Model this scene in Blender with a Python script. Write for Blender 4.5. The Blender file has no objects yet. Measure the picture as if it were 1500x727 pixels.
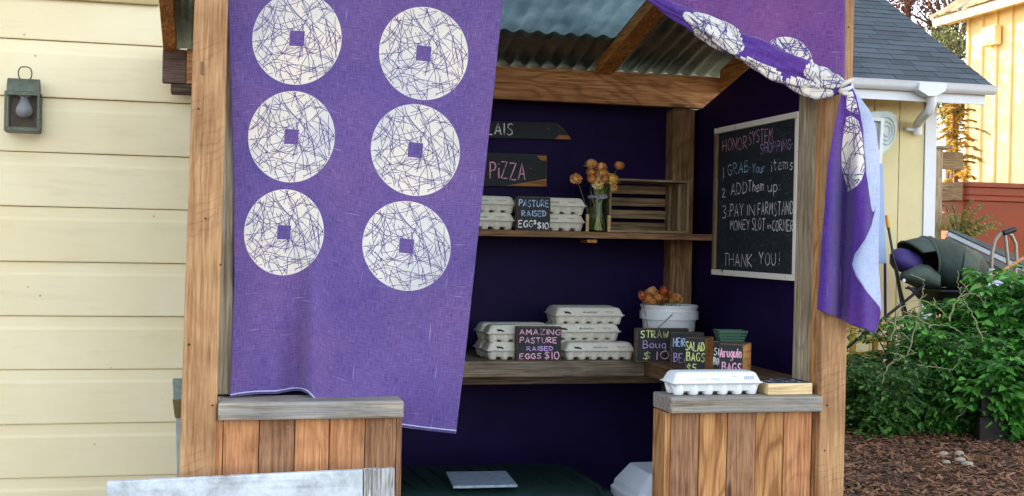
import bpy, math, random
import numpy as np
from mathutils import Vector, Matrix
S = bpy.context.scene
COL = S.collection
random.seed(7)
R = math.radians

# ------------------------------------------------------------------ camera
F = 1800.0; CX, CY = 750.0, 363.5
YAW = math.atan(440/1800); ROLL = 0.020; PITCH = -11.5/1800
EYE = Vector((0, 0, 1.42))
_fw = Vector((math.sin(YAW), math.cos(YAW), 0)); _rt = Vector((math.cos(YAW), -math.sin(YAW), 0)); _zu = Vector((0, 0, 1))
FWD = (_fw*math.cos(PITCH) + _zu*math.sin(PITCH)).normalized()
_up0 = (_zu*math.cos(PITCH) - _fw*math.sin(PITCH)).normalized()
UPC = _up0*math.cos(ROLL) - _rt*math.sin(ROLL)
RTC = _rt*math.cos(ROLL) + _up0*math.sin(ROLL)
cam_d = bpy.data.cameras.new('camera'); cam = bpy.data.objects.new('camera', cam_d); COL.objects.link(cam)
cam_d.sensor_width = 36; cam_d.lens = F/1500*36; cam_d.clip_start = 0.05; cam_d.clip_end = 2000
M = Matrix((( RTC.x, UPC.x, -FWD.x, EYE.x), (RTC.y, UPC.y, -FWD.y, EYE.y), (RTC.z, UPC.z, -FWD.z, EYE.z), (0,0,0,1)))
cam.matrix_world = M
S.camera = cam
def ray(px, py):
    return FWD + RTC*((px-CX)/F) - UPC*((py-CY)/F)
def at(px, py, Y):
    d = ray(px, py); return EYE + d*(Y/d.y)
def atx(px, py, X):
    d = ray(px, py); return EYE + d*(X/d.x)
def atz(px, py, Z):
    d = ray(px, py); return EYE + d*((Z-EYE.z)/d.z)

# ------------------------------------------------------------------ world, sun, exposure
SUN_AZ, SUN_EL = R(-40), R(23)      # azimuth measured from +Y towards +X
w = bpy.data.worlds.new('World'); S.world = w; w.use_nodes = True
nt = w.node_tree; bg = nt.nodes['Background']
sky = nt.nodes.new('ShaderNodeTexSky'); sky.sky_type = 'NISHITA'; sky.sun_disc = False
sky.sun_elevation = SUN_EL; sky.sun_rotation = SUN_AZ; sky.air_density = 1.0; sky.dust_density = 0.35; sky.ozone_density = 1.5
hsv = nt.nodes.new('ShaderNodeHueSaturation'); hsv.inputs['Saturation'].default_value = 0.5
nt.links.new(sky.outputs[0], hsv.inputs['Color']); nt.links.new(hsv.outputs[0], bg.inputs[0]); bg.inputs[1].default_value = 0.13
sd = bpy.data.lights.new('sun', 'SUN'); sd.energy = 5.0; sd.angle = R(0.55); sd.color = (1.0, 0.76, 0.44)
sun = bpy.data.objects.new('sun', sd); COL.objects.link(sun)
sv = Vector((math.sin(SUN_AZ)*math.cos(SUN_EL), math.cos(SUN_AZ)*math.cos(SUN_EL), math.sin(SUN_EL)))
sun.rotation_euler = sv.to_track_quat('Z', 'Y').to_euler(); sun.location = (-20, 20, 30)
S.view_settings.view_transform = 'Standard'; S.view_settings.look = 'None'
S.view_settings.exposure = 2.5; S.view_settings.gamma = 1.0
S.render.engine = 'CYCLES'

# ------------------------------------------------------------------ material helpers
def lin(h):
    h = h.lstrip('#'); o = []
    for i in (0, 2, 4):
        c = int(h[i:i+2], 16)/255
        o.append(c/12.92 if c <= .04045 else ((c+.055)/1.055)**2.4)
    return tuple(o) + (1,)
class NT:
    def __init__(s, name):
        s.m = bpy.data.materials.new(name); s.m.use_nodes = True; s.t = s.m.node_tree
        s.b = s.t.nodes['Principled BSDF']; s.out = s.t.nodes['Material Output']
    def n(s, typ, **kw):
        x = s.t.nodes.new('ShaderNode'+typ)
        for k, v in kw.items(): setattr(x, k, v)
        return x
    def l(s, a, b): s.t.links.new(a, b)
    def coord(s, kind='Object', scale=(1,1,1), rnd=True):
        tc = s.n('TexCoord'); mp = s.n('Mapping'); mp.inputs['Scale'].default_value = scale
        if rnd:
            oi = s.n('ObjectInfo'); mu = s.n('Math', operation='MULTIPLY'); mu.inputs[1].default_value = 13.7
            s.l(oi.outputs['Random'], mu.inputs[0]); va = s.n('VectorMath', operation='ADD')
            s.l(tc.outputs[kind], va.inputs[0]); s.l(mu.outputs[0], va.inputs[1]); s.l(va.outputs[0], mp.inputs[0])
        else: s.l(tc.outputs[kind], mp.inputs[0])
        return mp.outputs[0]
    def noise(s, vec, scale, detail=5, rough=.6, dist=0):
        x = s.n('TexNoise'); x.inputs['Scale'].default_value = scale; x.inputs['Detail'].default_value = detail
        x.inputs['Roughness'].default_value = rough; x.inputs['Distortion'].default_value = dist; s.l(vec, x.inputs['Vector']); return x.outputs['Fac']
    def ramp(s, fac, stops):
        x = s.n('ValToRGB'); e = x.color_ramp.elements
        while len(e) < len(stops): e.new(.5)
        for i, (p, c) in enumerate(stops):
            e[i].position = p; e[i].color = c if len(c) == 4 else tuple(c)+(1,)
        s.l(fac, x.inputs[0]); return x.outputs[0]
    def mix(s, fac, a, b, mode='MIX'):
        x = s.n('Mix', data_type='RGBA', blend_type=mode)
        for sock, v in ((x.inputs[0], fac), (x.inputs[6], a), (x.inputs[7], b)):
            if hasattr(v, 'is_output'): s.l(v, sock)
            else: sock.default_value = v
        return x.outputs[2]
    def bump(s, h, strength=.3, dist=.002):
        x = s.n('Bump'); x.inputs['Strength'].default_value = strength; x.inputs['Distance'].default_value = dist
        s.l(h, x.inputs['Height']); s.l(x.outputs[0], s.b.inputs['Normal'])
    def rnd(s, col, lo=.85, hi=1.15):
        oi = s.n('ObjectInfo'); mr = s.n('MapRange'); mr.inputs[3].default_value = lo; mr.inputs[4].default_value = hi
        s.l(oi.outputs['Random'], mr.inputs[0]); hs = s.n('HueSaturation'); s.l(mr.outputs[0], hs.inputs['Value']); s.l(col, hs.inputs['Color']); return hs.outputs[0]
    def base(s, col, rough=.7):
        if hasattr(col, 'is_output'): s.l(col, s.b.inputs['Base Color'])
        else: s.b.inputs['Base Color'].default_value = col
        s.b.inputs['Roughness'].default_value = rough; return s.m
def plain(name, hexc, rough=.6, var=.18, scale=30, metal=0, bump=.15, spec=None, rnd=None):
    t = NT(name); c = lin(hexc); v = t.coord()
    n = t.noise(v, scale, 6, .65)
    d = tuple(x*(1-var) for x in c[:3]); h = tuple(min(1, x*(1+var)) for x in c[:3])
    col = t.ramp(n, [(.3, d), (.7, h)])
    if rnd: col = t.rnd(col, *rnd)
    t.base(col, rough); t.b.inputs['Metallic'].default_value = metal
    if spec is not None: t.b.inputs['Specular IOR Level'].default_value = spec
    if bump: t.bump(n, bump, .001)
    return t.m
def wood(name, dark, light, axis='z', rough=.75, ring=.5, grey=None, greyamt=0, rnd=(.82, 1.12), stain=.35, saw=False, k=1.0):
    """sawn timber, grain runs along the given world axis"""
    t = NT(name); al = 4.5*k; ac = 120*k
    sc = {'x': (al, ac, ac), 'y': (ac, al, ac), 'z': (ac, ac, al)}[axis]
    v = t.coord('Object', sc)
    n1 = t.noise(v, 1.0, 8, .62, 1.2)
    sc2 = tuple(q*(.3 if q < 10 else .047) for q in sc); v2 = t.coord('Object', sc2)
    wv = t.n('TexNoise'); wv.inputs['Scale'].default_value = 1.0; wv.inputs['Detail'].default_value = 2; wv.inputs['Distortion'].default_value = .8; t.l(v2, wv.inputs['Vector'])
    mul = t.n('Math', operation='MULTIPLY'); mul.inputs[1].default_value = 60; t.l(wv.outputs['Fac'], mul.inputs[0])
    sn = t.n('Math', operation='SINE'); t.l(mul.outputs[0], sn.inputs[0])
    mr = t.n('MapRange'); mr.inputs[1].default_value = -1; mr.inputs[2].default_value = 1; t.l(sn.outputs[0], mr.inputs[0])
    col = t.ramp(n1, [(.25, tuple(q*.6 for q in lin(dark)[:3])), (.40, lin(dark)), (.62, lin(light)), (.8, tuple(min(1, q*1.2) for q in lin(light)[:3]))])
    rk = t.ramp(mr.outputs[0], [(0, (.55, .46, .38)), (.35, (.9, .88, .85)), (1, (1.05, 1.05, 1.05))])
    col = t.mix(ring, col, rk, 'MULTIPLY')
    # broad stains and blotches
    v3 = t.coord('Object', (1, 1, 1)); n3 = t.noise(v3, 5.5, 5, .6)
    st = t.ramp(n3, [(.34, (.42, .38, .36)), (.52, (1, 1, 1)), (.7, (1.2, 1.18, 1.1))]); col = t.mix(stain, col, st, 'MULTIPLY')
    if grey:
        n4 = t.noise(v, .5, 6, .7); g = t.ramp(n4, [(.5-greyamt*.3, (0, 0, 0)), (.75-greyamt*.3, (1, 1, 1))])
        mm = t.n('Math', operation='MULTIPLY'); t.l(g, mm.inputs[0]); mm.inputs[1].default_value = min(1, greyamt+.2)
        col = t.mix(mm.outputs[0], col, lin(grey))
    # knots
    kv = {'x': (2.2, 9, 9), 'y': (9, 2.2, 9), 'z': (9, 9, 2.2)}[axis]
    vk = t.coord('Object', kv); vo = t.n('TexVoronoi'); vo.inputs['Scale'].default_value = 1.0; t.l(vk, vo.inputs['Vector'])
    kk = t.ramp(vo.outputs['Distance'], [(.05, (.22, .15, .12)), (.11, (1, 1, 1))]); col = t.mix(.8, col, kk, 'MULTIPLY')
    if saw:
        v5 = t.coord('Object', (1, 1, 1)); rt = t.n('Mapping'); rt.inputs['Rotation'].default_value = (0, R(25), 0); t.l(v5, rt.inputs[0])
        ww = t.n('TexWave'); ww.bands_direction = 'Z'; ww.inputs['Scale'].default_value = 13; ww.inputs['Distortion'].default_value = 7; ww.inputs['Detail'].default_value = 5; t.l(rt.outputs[0], ww.inputs['Vector'])
        sw = t.ramp(ww.outputs['Fac'], [(0, (.6, .55, .5)), (.22, (1, 1, 1))]); n6 = t.noise(v5, 7, 3, .5)
        f6 = t.ramp(n6, [(.48, (0, 0, 0)), (.68, (.5, .5, .5))]); col = t.mix(f6, col, t.mix(1.0, col, sw, 'MULTIPLY'))
    col = t.rnd(col, *rnd)
    t.base(col, rough); t.b.inputs['Specular IOR Level'].default_value = .25
    t.bump(n1, .6, .0015)
    return t.m
def cloth(name, c_lo, c_hi, slub, transl=.0, hs=(420, 30), vs=(30, 420)):
    """linen weave from the mesh's own UVs (metres)"""
    t = NT(name)
    va = t.coord('UV', (hs[1], hs[0], 1), False); vb = t.coord('UV', (vs[1], vs[0], 1), False)
    na = t.noise(va, 1, 4, .7); nb = t.noise(vb, 1, 4, .7)
    ad = t.n('Math', operation='ADD'); t.l(na, ad.inputs[0]); t.l(nb, ad.inputs[1])
    hf = t.n('Math', operation='MULTIPLY'); hf.inputs[1].default_value = .5; t.l(ad.outputs[0], hf.inputs[0])
    col = t.ramp(hf.outputs[0], [(.36, lin(c_lo)), (.62, lin(c_hi))])
    vc = t.coord('UV', (7, 230, 1), False); vd = t.coord('UV', (230, 7, 1), False)
    mx = t.n('Math', operation='MAXIMUM'); t.l(t.noise(vc, 1, 2, .5), mx.inputs[0]); t.l(t.noise(vd, 1, 2, .5), mx.inputs[1])
    sl = t.ramp(mx.outputs[0], [(.70, (0, 0, 0)), (.76, (.75, .75, .75))]); col = t.mix(sl, col, lin(slub))
    vf = t.coord('UV', (1, 1, 1), False); fade = t.ramp(t.noise(vf, 3.2, 3, .6), [(.3, (.72, .76, .92)), (.5, (1, 1, 1)), (.7, (1.25, 1.12, 1.0))])
    col = t.mix(.8, col, fade, 'MULTIPLY')
    t.base(col, .88); t.b.inputs['Specular IOR Level'].default_value = .15; t.b.inputs['Sheen Weight'].default_value = .25
    t.bump(hf.outputs[0], .35, .0008)
    if transl:
        tr = t.n('BsdfTranslucent'); t.l(col, tr.inputs[0]); mxs = t.n('MixShader'); mxs.inputs[0].default_value = transl
        t.l(t.b.outputs[0], mxs.inputs[1]); t.l(tr.outputs[0], mxs.inputs[2]); t.l(mxs.outputs[0], t.out.inputs[0])
    return t.m
def leafmat(name, a, b, transl=.3, rough=.5):
    t = NT(name); g = t.n('NewGeometry')
    col = t.ramp(g.outputs['Random Per Island'], [(0, lin(a)), (.5, tuple((x+y)/2 for x, y in zip(lin(a), lin(b)))), (1, lin(b))])
    t.base(col, rough); tr = t.n('BsdfTranslucent'); t.l(col, tr.inputs[0]); m = t.n('MixShader'); m.inputs[0].default_value = transl
    t.l(t.b.outputs[0], m.inputs[1]); t.l(tr.outputs[0], m.inputs[2]); t.l(m.outputs[0], t.out.inputs[0]); return t.m
def glassmat(name, tint=(.92, .96, .94), rough=.05, ior=1.45):
    t = NT(name); t.base(tint+(1,), rough); t.b.inputs['Transmission Weight'].default_value = 1; t.b.inputs['IOR'].default_value = ior
    n = t.noise(t.coord(), 25, 3); t.bump(n, .1, .001); return t.m

# ------------------------------------------------------------------ mesh helpers
class MB:
    def __init__(s): s.v = []; s.f = []; s.uv = None; s.mi = []
    def add(s, vs, fs, mi=0):
        o = len(s.v); s.v += [tuple(p) for p in vs]; s.f += [tuple(i+o for i in f) for f in fs]; s.mi += [mi]*len(fs); return s
    def box(s, x0, x1, y0, y1, z0, z1, mi=0):
        return s.add([(x0,y0,z0),(x1,y0,z0),(x1,y1,z0),(x0,y1,z0),(x0,y0,z1),(x1,y0,z1),(x1,y1,z1),(x0,y1,z1)],
                     [(0,3,2,1),(4,5,6,7),(0,1,5,4),(1,2,6,5),(2,3,7,6),(3,0,4,7)], mi)
    def prism(s, pts, vec, mi=0):
        n = len(pts); vec = Vector(vec); a = [Vector(p) for p in pts]; b = [p+vec for p in a]
        nrm = Vector((0,0,0))
        for i in range(n): nrm += a[i].cross(a[(i+1) % n])
        if nrm.dot(vec) > 0: a, b = a[::-1], b[::-1]
        fs = [tuple(range(n)), tuple(range(2*n-1, n-1, -1))] + [(i, i+n, (i+1) % n+n, (i+1) % n) for i in range(n)]
        return s.add(a+b, fs, mi)
    def tube(s, path, rad, seg=8, cap=True, mi=0):
        path = [Vector(p) for p in path]; n = len(path)
        if not hasattr(rad, '__len__'): rad = [rad]*n
        vs = []; prev = None
        for i, p in enumerate(path):
            d = (path[min(i+1, n-1)]-path[max(i-1, 0)])
            d = d.normalized() if d.length > 1e-9 else Vector((0,0,1))
            if prev is None:
                a = Vector((0,0,1)) if abs(d.z) < .9 else Vector((1,0,0)); u = d.cross(a).normalized()
            else: u = (prev - d*prev.dot(d)).normalized()
            prev = u; q = d.cross(u)
            for k in range(seg):
                t = 2*math.pi*k/seg; vs.append(p+(u*math.cos(t)+q*math.sin(t))*rad[i])
        fs = [(i*seg+k, i*seg+(k+1) % seg, (i+1)*seg+(k+1) % seg, (i+1)*seg+k) for i in range(n-1) for k in range(seg)]
        if cap: fs += [tuple(range(seg))[::-1], tuple((n-1)*seg+k for k in range(seg))]
        return s.add(vs, fs, mi)
    def lathe(s, prof, c=(0,0,0), seg=16, sx=1, sy=1, mi=0):
        vs = []; n = len(prof)
        for r, z in prof:
            for k in range(seg):
                t = 2*math.pi*k/seg; vs.append((c[0]+r*sx*math.cos(t), c[1]+r*sy*math.sin(t), c[2]+z))
        fs = [(i*seg+k, i*seg+(k+1) % seg, (i+1)*seg+(k+1) % seg, (i+1)*seg+k) for i in range(n-1) for k in range(seg)]
        fs += [tuple(range(seg))[::-1], tuple((n-1)*seg+k for k in range(seg))]
        return s.add(vs, fs, mi)
    def grid(s, fn, nu, nv, mi=0):
        vs = [fn(i/nu, j/nv) for j in range(nv+1) for i in range(nu+1)]
        fs = [(j*(nu+1)+i, j*(nu+1)+i+1, (j+1)*(nu+1)+i+1, (j+1)*(nu+1)+i) for j in range(nv) for i in range(nu)]
        return s.add(vs, fs, mi)
    def ribbon(s, path, nrm, wd, mi=0):
        path = [Vector(p) for p in path]; vs = []; n = len(path)
        for i, p in enumerate(path):
            d = (path[min(i+1, n-1)]-path[max(i-1, 0)]).normalized(); nn = nrm(p) if callable(nrm) else nrm
            q = d.cross(nn).normalized()*(wd/2); vs += [p+q, p-q]
        return s.add(vs, [(2*i, 2*i+1, 2*i+3, 2*i+2) for i in range(n-1)], mi)
    def rrect(s, rings, seg=4, mi=0):
        """loft of rounded rectangles: (halfx, halfy, radius, z)"""
        vs = []; per = 4*(seg+1)
        for hx, hy, r, z in rings:
            for c, (sx, sy) in enumerate(((1,1), (-1,1), (-1,-1), (1,-1))):
                for k in range(seg+1):
                    t = math.pi/2*(c+k/seg); vs.append((sx*(hx-r)+r*math.cos(t), sy*(hy-r)+r*math.sin(t), z))
        n = len(rings)
        fs = [(i*per+k, i*per+(k+1) % per, (i+1)*per+(k+1) % per, (i+1)*per+k) for i in range(n-1) for k in range(per)]
        fs += [tuple(range(per))[::-1], tuple((n-1)*per+k for k in range(per))]
        return s.add(vs, fs, mi)
def wloc(o):
    v = Vector((0,0,0))
    while o: v = v + o.location; o = o.parent
    return v
def obj(name, mb, mat, parent=None, world=True, smooth=None, bevel=0, uv=None, solid=0, kind=None, label=None, off=-1):
    """link one mesh object; world=True: vertices are world coordinates and are made relative to the parent's place"""
    me = bpy.data.meshes.new(name)
    if isinstance(mb, MB): vs, fs = mb.v, mb.f
    else: vs, fs = mb
    if parent and world:
        o = wloc(parent); vs = [(p[0]-o.x, p[1]-o.y, p[2]-o.z) for p in vs]
    me.from_pydata(vs, [], fs)
    for m in (mat if isinstance(mat, (list, tuple)) else [mat]): me.materials.append(m)
    if isinstance(mb, MB) and any(mb.mi): me.polygons.foreach_set('material_index', mb.mi)
    if uv is not None:
        lay = me.uv_layers.new(name='uv'); li = np.empty(len(me.loops), np.int32); me.loops.foreach_get('vertex_index', li)
        lay.data.foreach_set('uv', np.asarray(uv, np.float32)[li].ravel())
    if smooth is not None:
        me.polygons.foreach_set('use_smooth', [True]*len(me.polygons)); me.set_sharp_from_angle(angle=R(smooth))
    me.update()
    ob = bpy.data.objects.new(name, me); COL.objects.link(ob)
    if parent: ob.parent = parent
    if bevel:
        b = ob.modifiers.new('bevel', 'BEVEL'); b.width = bevel; b.segments = 2; b.limit_method = 'ANGLE'; b.angle_limit = R(40)
    if solid:
        b = ob.modifiers.new('solid', 'SOLIDIFY'); b.thickness = solid; b.offset = off
    if kind: ob['kind'] = kind
    if label: ob['label'] = label
    return ob
def thing(name, label, cat, loc=(0,0,0), rz=0, group=None):
    o = bpy.data.objects.new(name, None); COL.objects.link(o); o.location = loc; o.rotation_euler = (0,0,rz); o.empty_display_size = .05
    o['label'] = label; o['category'] = cat
    if group: o['group'] = group
    return o
def tag(o, label, cat, group=None):
    o['label'] = label; o['category'] = cat
    if group: o['group'] = group
    return o
def dup(root, loc, rz=0, label=None, scale=None):
    r = root.copy(); COL.objects.link(r); r.location = loc; r.rotation_euler = (0,0,rz)
    if label: r['label'] = label
    if scale: r.scale = (scale,)*3
    for ch in list(root.children):
        c = ch.copy(); COL.objects.link(c); c.parent = r
        for g in ch.children:
            d = g.copy(); COL.objects.link(d); d.parent = c
    return r
def pquad(a, b, c, d, Y, dep):
    """prism whose front face has its corners where the four picture points meet the plane Y, dep metres deep"""
    m = MB(); m.prism([at(*a, Y), at(*b, Y), at(*c, Y), at(*d, Y)], (0, dep, 0)); return m

# ------------------------------------------------------------------ stroke lettering
G = {
'A': [[(0,0),(2,6),(4,0)],[(.7,2),(3.3,2)]], 'B': [[(0,0),(0,6),(2.6,5.8),(3,4.6),(2.2,3.3),(0,3.1)],[(2.2,3.3),(3.6,2.2),(3.2,.5),(0,0)]],
'C': [[(3.8,5),(2.4,6),(.7,5),(0,3),(.7,1),(2.3,0),(3.8,.8)]], 'D': [[(0,0),(0,6),(2.4,5.4),(3.8,3.2),(2.8,.8),(0,0)]],
'E': [[(3.6,6),(0,6),(0,0),(3.6,0)],[(0,3.1),(3,3.1)]], 'F': [[(3.6,6),(0,6),(0,0)],[(0,3.1),(2.8,3.1)]],
'G': [[(3.8,5),(2.4,6),(.7,5),(0,3),(.7,1),(2.3,0),(3.8,1),(3.8,2.8),(2.4,2.8)]], 'H': [[(0,6),(0,0)],[(4,6),(4,0)],[(0,3),(4,3.2)]],
'I': [[(.4,6),(.5,0)]], 'K': [[(0,6),(0,0)],[(3.6,6),(0,2.8),(3.8,0)]], 'L': [[(0,6),(0,0),(3.4,0)]],
'M': [[(0,0),(.4,6),(2,2.4),(3.7,6),(4.2,0)]], 'N': [[(0,0),(0,6),(4,0),(4,6)]], 'O': [[(2,6),(.5,5),(0,3),(.6,.9),(2,0),(3.4,.9),(4,3),(3.4,5.2),(2,6)]],
'P': [[(0,0),(0,6),(2.6,5.8),(3.5,4.5),(2.6,3.1),(0,2.8)]], 'R': [[(0,0),(0,6),(2.6,5.8),(3.4,4.6),(2.6,3.3),(0,3),(3.8,0)]],
'S': [[(3.6,5.3),(2.2,6),(.6,5.4),(.5,4),(3.2,2.4),(3.4,.9),(1.8,0),(0,.8)]], 'T': [[(0,6),(4,6)],[(2,6),(2,0)]],
'U': [[(0,6),(.2,1.2),(1.8,0),(3.5,1.2),(4,6)]], 'W': [[(0,6),(1,0),(2.2,4.2),(3.3,0),(4.5,6)]], 'X': [[(0,6),(3.8,0)],[(3.8,6),(0,0)]],
'Y': [[(0,6),(2,3.2),(4,6)],[(2,3.2),(1.8,0)]], 'Z': [[(0,6),(3.8,6),(0,0),(3.9,0)]],
'o': [[(1.6,3.8),(.2,2.8),(.2,.9),(1.6,0),(3,.9),(3,2.9),(1.6,3.8)]], 'u': [[(0,3.8),(.2,.6),(1.6,0),(2.8,1)],[(3,3.8),(3,0)]],
'r': [[(0,3.8),(.2,0)],[(.2,2.4),(1.2,3.6),(2.4,3.5)]], 'i': [[(.4,3.8),(.4,0)],[(.4,5),(.4,5.4)]], 't': [[(1.4,5.8),(1.4,.6),(2.6,0)],[(.2,4),(2.8,4)]],
'e': [[(.2,2),(3,2.2),(2.2,3.8),(.6,3.3),(.1,1.6),(1,0),(3,.6)]], 'm': [[(0,0),(0,3.8),(1.6,3.6),(1.9,0)],[(1.9,2.8),(3.6,3.6),(3.9,0)]],
's': [[(2.8,3.4),(1.2,3.8),(.5,2.8),(2.6,1.3),(1.6,0),(.1,.4)]], 'h': [[(0,6),(0,0)],[(0,2.6),(1.8,3.8),(2.8,2.6),(2.9,0)]],
'p': [[(0,3.8),(0,-2.2)],[(0,3.4),(2,3.8),(3,2),(1.8,.2),(0,.4)]], 'q': [[(3,3.8),(3,-2.4),(3.8,-1.6)],[(3,3.5),(1.2,3.8),(.1,2),(1.2,.1),(3,.6)]],
'g': [[(3,3.6),(1.2,3.8),(.1,2),(1.2,.1),(3,.8)],[(3,3.6),(3,-1.8),(1.4,-2.4),(.2,-1.6)]], 'l': [[(.4,6),(.4,0)]],
'a': [[(3,3.5),(1.2,3.8),(.1,2),(1.2,.1),(3,.8)],[(3,3.8),(3.2,0)]], 'n': [[(0,3.8),(0,0)],[(0,2.6),(1.8,3.8),(2.8,2.6),(2.9,0)]],
'0': [[(2,6),(.5,5),(0,3),(.6,.9),(2,0),(3.2,.9),(3.6,3),(3.1,5.2),(1.8,6.2)]], '1': [[(.5,6),(.6,0)]], '2': [[(.2,4.8),(1.8,6),(3.2,4.8),(2.6,3),(0,0),(3.8,0)]],
'3': [[(.2,5.6),(2.4,6),(3.2,4.6),(1.2,3.2),(3.4,2),(2.6,.2),(0,.2)]], '5': [[(3.4,6),(.6,6),(.4,3.4),(2.6,3.6),(3.4,1.8),(2.2,0),(0,.4)]],
'$': [[(3.6,4.9),(2.2,5.6),(.6,5),(.6,3.8),(3.2,2.5),(3.3,1.2),(1.8,.5),(.1,1.1)],[(2,6.6),(1.8,-.6)]],
'.': [[(.2,0),(.6,.3)]], ':': [[(.2,.8),(.4,1.2)],[(.2,3.2),(.4,3.6)]], '!': [[(1,6),(1.2,1.6)],[(1.2,.1),(1.3,.4)]], "'": [[(.8,6),(.6,5)]],
}
def write(mb, text, O, Rv, Uv, N, h, wd, cw=1.0, jit=.12, sl=0.0, rng=None, lift=.0012, fit=None):
    """chalk/print strokes of a text; O lower-left, Rv/Uv unit vectors, N outward normal, h cap height"""
    rng = rng or random.Random(sum(map(ord, text))); O = Vector(O); Rv = Vector(Rv); Uv = Vector(Uv); N = Vector(N); k = h/6; x = 0
    if fit:
        tw = sum(3.0 if c == ' ' else max(p[0] for q in G[c] for p in q)+1.5 for c in text)-1.5; cw = fit/(tw*k)
    for ch in text:
        if ch == ' ': x += 3.0*cw; continue
        st = G[ch]; mw = max(p[0] for q in st for p in q)
        dy = rng.uniform(-jit, jit)*2.5; tl = rng.uniform(-jit, jit)*.5
        for q in st:
            pts = []
            for i in range(len(q)-1):
                for s_ in (0, .5): pts.append((q[i][0]*(1-s_)+q[i+1][0]*s_, q[i][1]*(1-s_)+q[i+1][1]*s_))
            pts.append(q[-1]); 
            P = [O + Rv*((x+(a+tl*b)*cw+rng.uniform(-jit, jit)*.6)*k) + Uv*((b+dy+rng.uniform(-jit, jit)*.6)*k + sl*(x+a*cw)*k) + N*lift for a, b in pts]
            mb.ribbon(P, N, wd*rng.uniform(.85, 1.15))
        x += (mw+1.5)*cw
    return x*k

# ------------------------------------------------------------------ materials
W_front = wood('fir_front_board', '#a0744e', '#bd9468', 'z', ring=.25, saw=True, rnd=(.97, 1.0), stain=.4)
W_grey = wood('grey_weathered_upright', '#74664e', '#b5a282', 'z', ring=.45, grey='#8f8a80', greyamt=.35)
W_plank = wood('cedar_plank', '#a66c44', '#cc9366', 'z', ring=.3, rnd=(.86, 1.12), stain=.65)
W_plank2 = wood('brown_cedar_plank', '#7b543a', '#a67c5c', 'z', ring=.3, rnd=(.85, 1.1), stain=.6)
W_plank3 = wood('figured_fir_plank', '#a87244', '#c99762', 'z', ring=.9, rnd=(.9, 1.0), stain=.2)
W_top = wood('grey_counter_timber', '#6f6250', '#ab9c84', 'x', ring=.5, grey='#8f9090', greyamt=.5, stain=.7)
W_beam = wood('brown_beam', '#a0683e', '#cb9664', 'x', ring=.7, rnd=(1, 1.05), stain=.2)
W_beamend = wood('purple_grey_beam_end', '#5c463c', '#8d7466', 'x', ring=.6)
W_rafter = wood('rafter_timber', '#a0622c', '#dca05a', 'y', ring=.4)
W_shelf = wood('shelf_timber', '#5e4230', '#94714f', 'x', ring=.3)
W_shelfg = wood('grey_shelf_timber', '#625644', '#9c8a70', 'x', ring=.35, grey='#6f6a66', greyamt=.3, stain=.6)
W_wing = wood('wing_shelf_timber', '#6b5138', '#9d7c58', 'y', ring=.35)
W_bpost = wood('back_post_timber', '#73553a', '#ab8862', 'z', ring=.5)
W_crate = wood('crate_timber', '#6e5a42', '#a18a6a', 'x', ring=.3)
W_cratez = wood('crate_side_timber', '#75614a', '#a8906e', 'z', ring=.4)
W_block = wood('raw_block_timber', '#a06a3c', '#d39a62', 'y', ring=.6, stain=.15)
W_pine = wood('pale_pine', '#b99a6a', '#e0c79a', 'x', ring=.3, stain=.1)
W_blockg = wood('dark_block_timber', '#4a3c30', '#7a6753', 'x', ring=.3)
M_chalkb = plain('black_chalk_paint', '#22282c', .75, .35, 14, bump=.2)
M_board = None
def boardmat():
    t = NT('smudged_chalkboard'); v = t.coord('Object', (6, 9, 22)); n = t.noise(v, 1.5, 7, .7, 1.5)
    col = t.ramp(n, [(.35, lin('#10181d')), (.58, lin('#1f2b31')), (.72, lin('#46545c'))]); t.base(col, .8); t.bump(n, .15, .001); return t.m
M_board = boardmat()
def chalkmat(name, hexc):
    t = NT(name); n = t.noise(t.coord('Object', (1, 1, 1)), 260, 3, .7); n2 = t.noise(t.coord('Object', (1, 1, 1)), 28, 2, .5)
    ad = t.n('Math', operation='ADD'); t.l(n, ad.inputs[0]); t.l(n2, ad.inputs[1])
    f = t.ramp(ad.outputs[0], [(.82, (.18, .18, .18)), (1.0, (1, 1, 1))]); f2 = t.n('Math', operation='MULTIPLY'); f2.inputs[1].default_value = 1.0; t.l(f, f2.inputs[0])
    col = t.mix(f2.outputs[0], lin('#3a4046'), lin(hexc)); return t.base(col, .95)
M_chalkw = chalkmat('white_chalk', '#f4f0f2'); M_chalkp = chalkmat('pink_chalk', '#ecb0c6'); M_chalkbl = chalkmat('blue_chalk', '#b4d0f2'); M_chalky = chalkmat('yellow_chalk', '#e4ea94'); M_chalkv = chalkmat('violet_chalk', '#c6a2dc')
def purplemat():
    t = NT('purple_wall_paint'); n = t.noise(t.coord('Object', (1, 1, 1)), 2.2, 6, .65); col = t.ramp(n, [(.3, lin('#10052c')), (.7, lin('#200f44'))])
    v = t.coord('Object', (1.5, 1.5, 9)); n2 = t.noise(v, 3, 8, .75, .6); sc = t.ramp(n2, [(.66, (0, 0, 0)), (.80, (.5, .5, .5))]); col = t.mix(sc, col, lin('#36246a'))
    t.base(col, .6); t.b.inputs['Specular IOR Level'].default_value = .12; n3 = t.noise(t.coord('Object', (1, 1, 1)), 60, 5, .6); t.bump(n3, .25, .001); return t.m
M_purple = purplemat()
M_pulp = plain('egg_carton_pulp', '#d3cebf', .95, .12, 90, bump=.6)
M_foam = plain('white_carton_foam', '#dfe2e4', .6, .05, 90, bump=.15)
M_ink = plain('black_ink', '#26262a', .8, .2, 200, bump=0)
M_inkg = plain('grey_ink', '#6d7a86', .8, .2, 200, bump=0)
M_red = plain('red_ink', '#a8484a', .8, .2, 200, bump=0)
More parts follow.
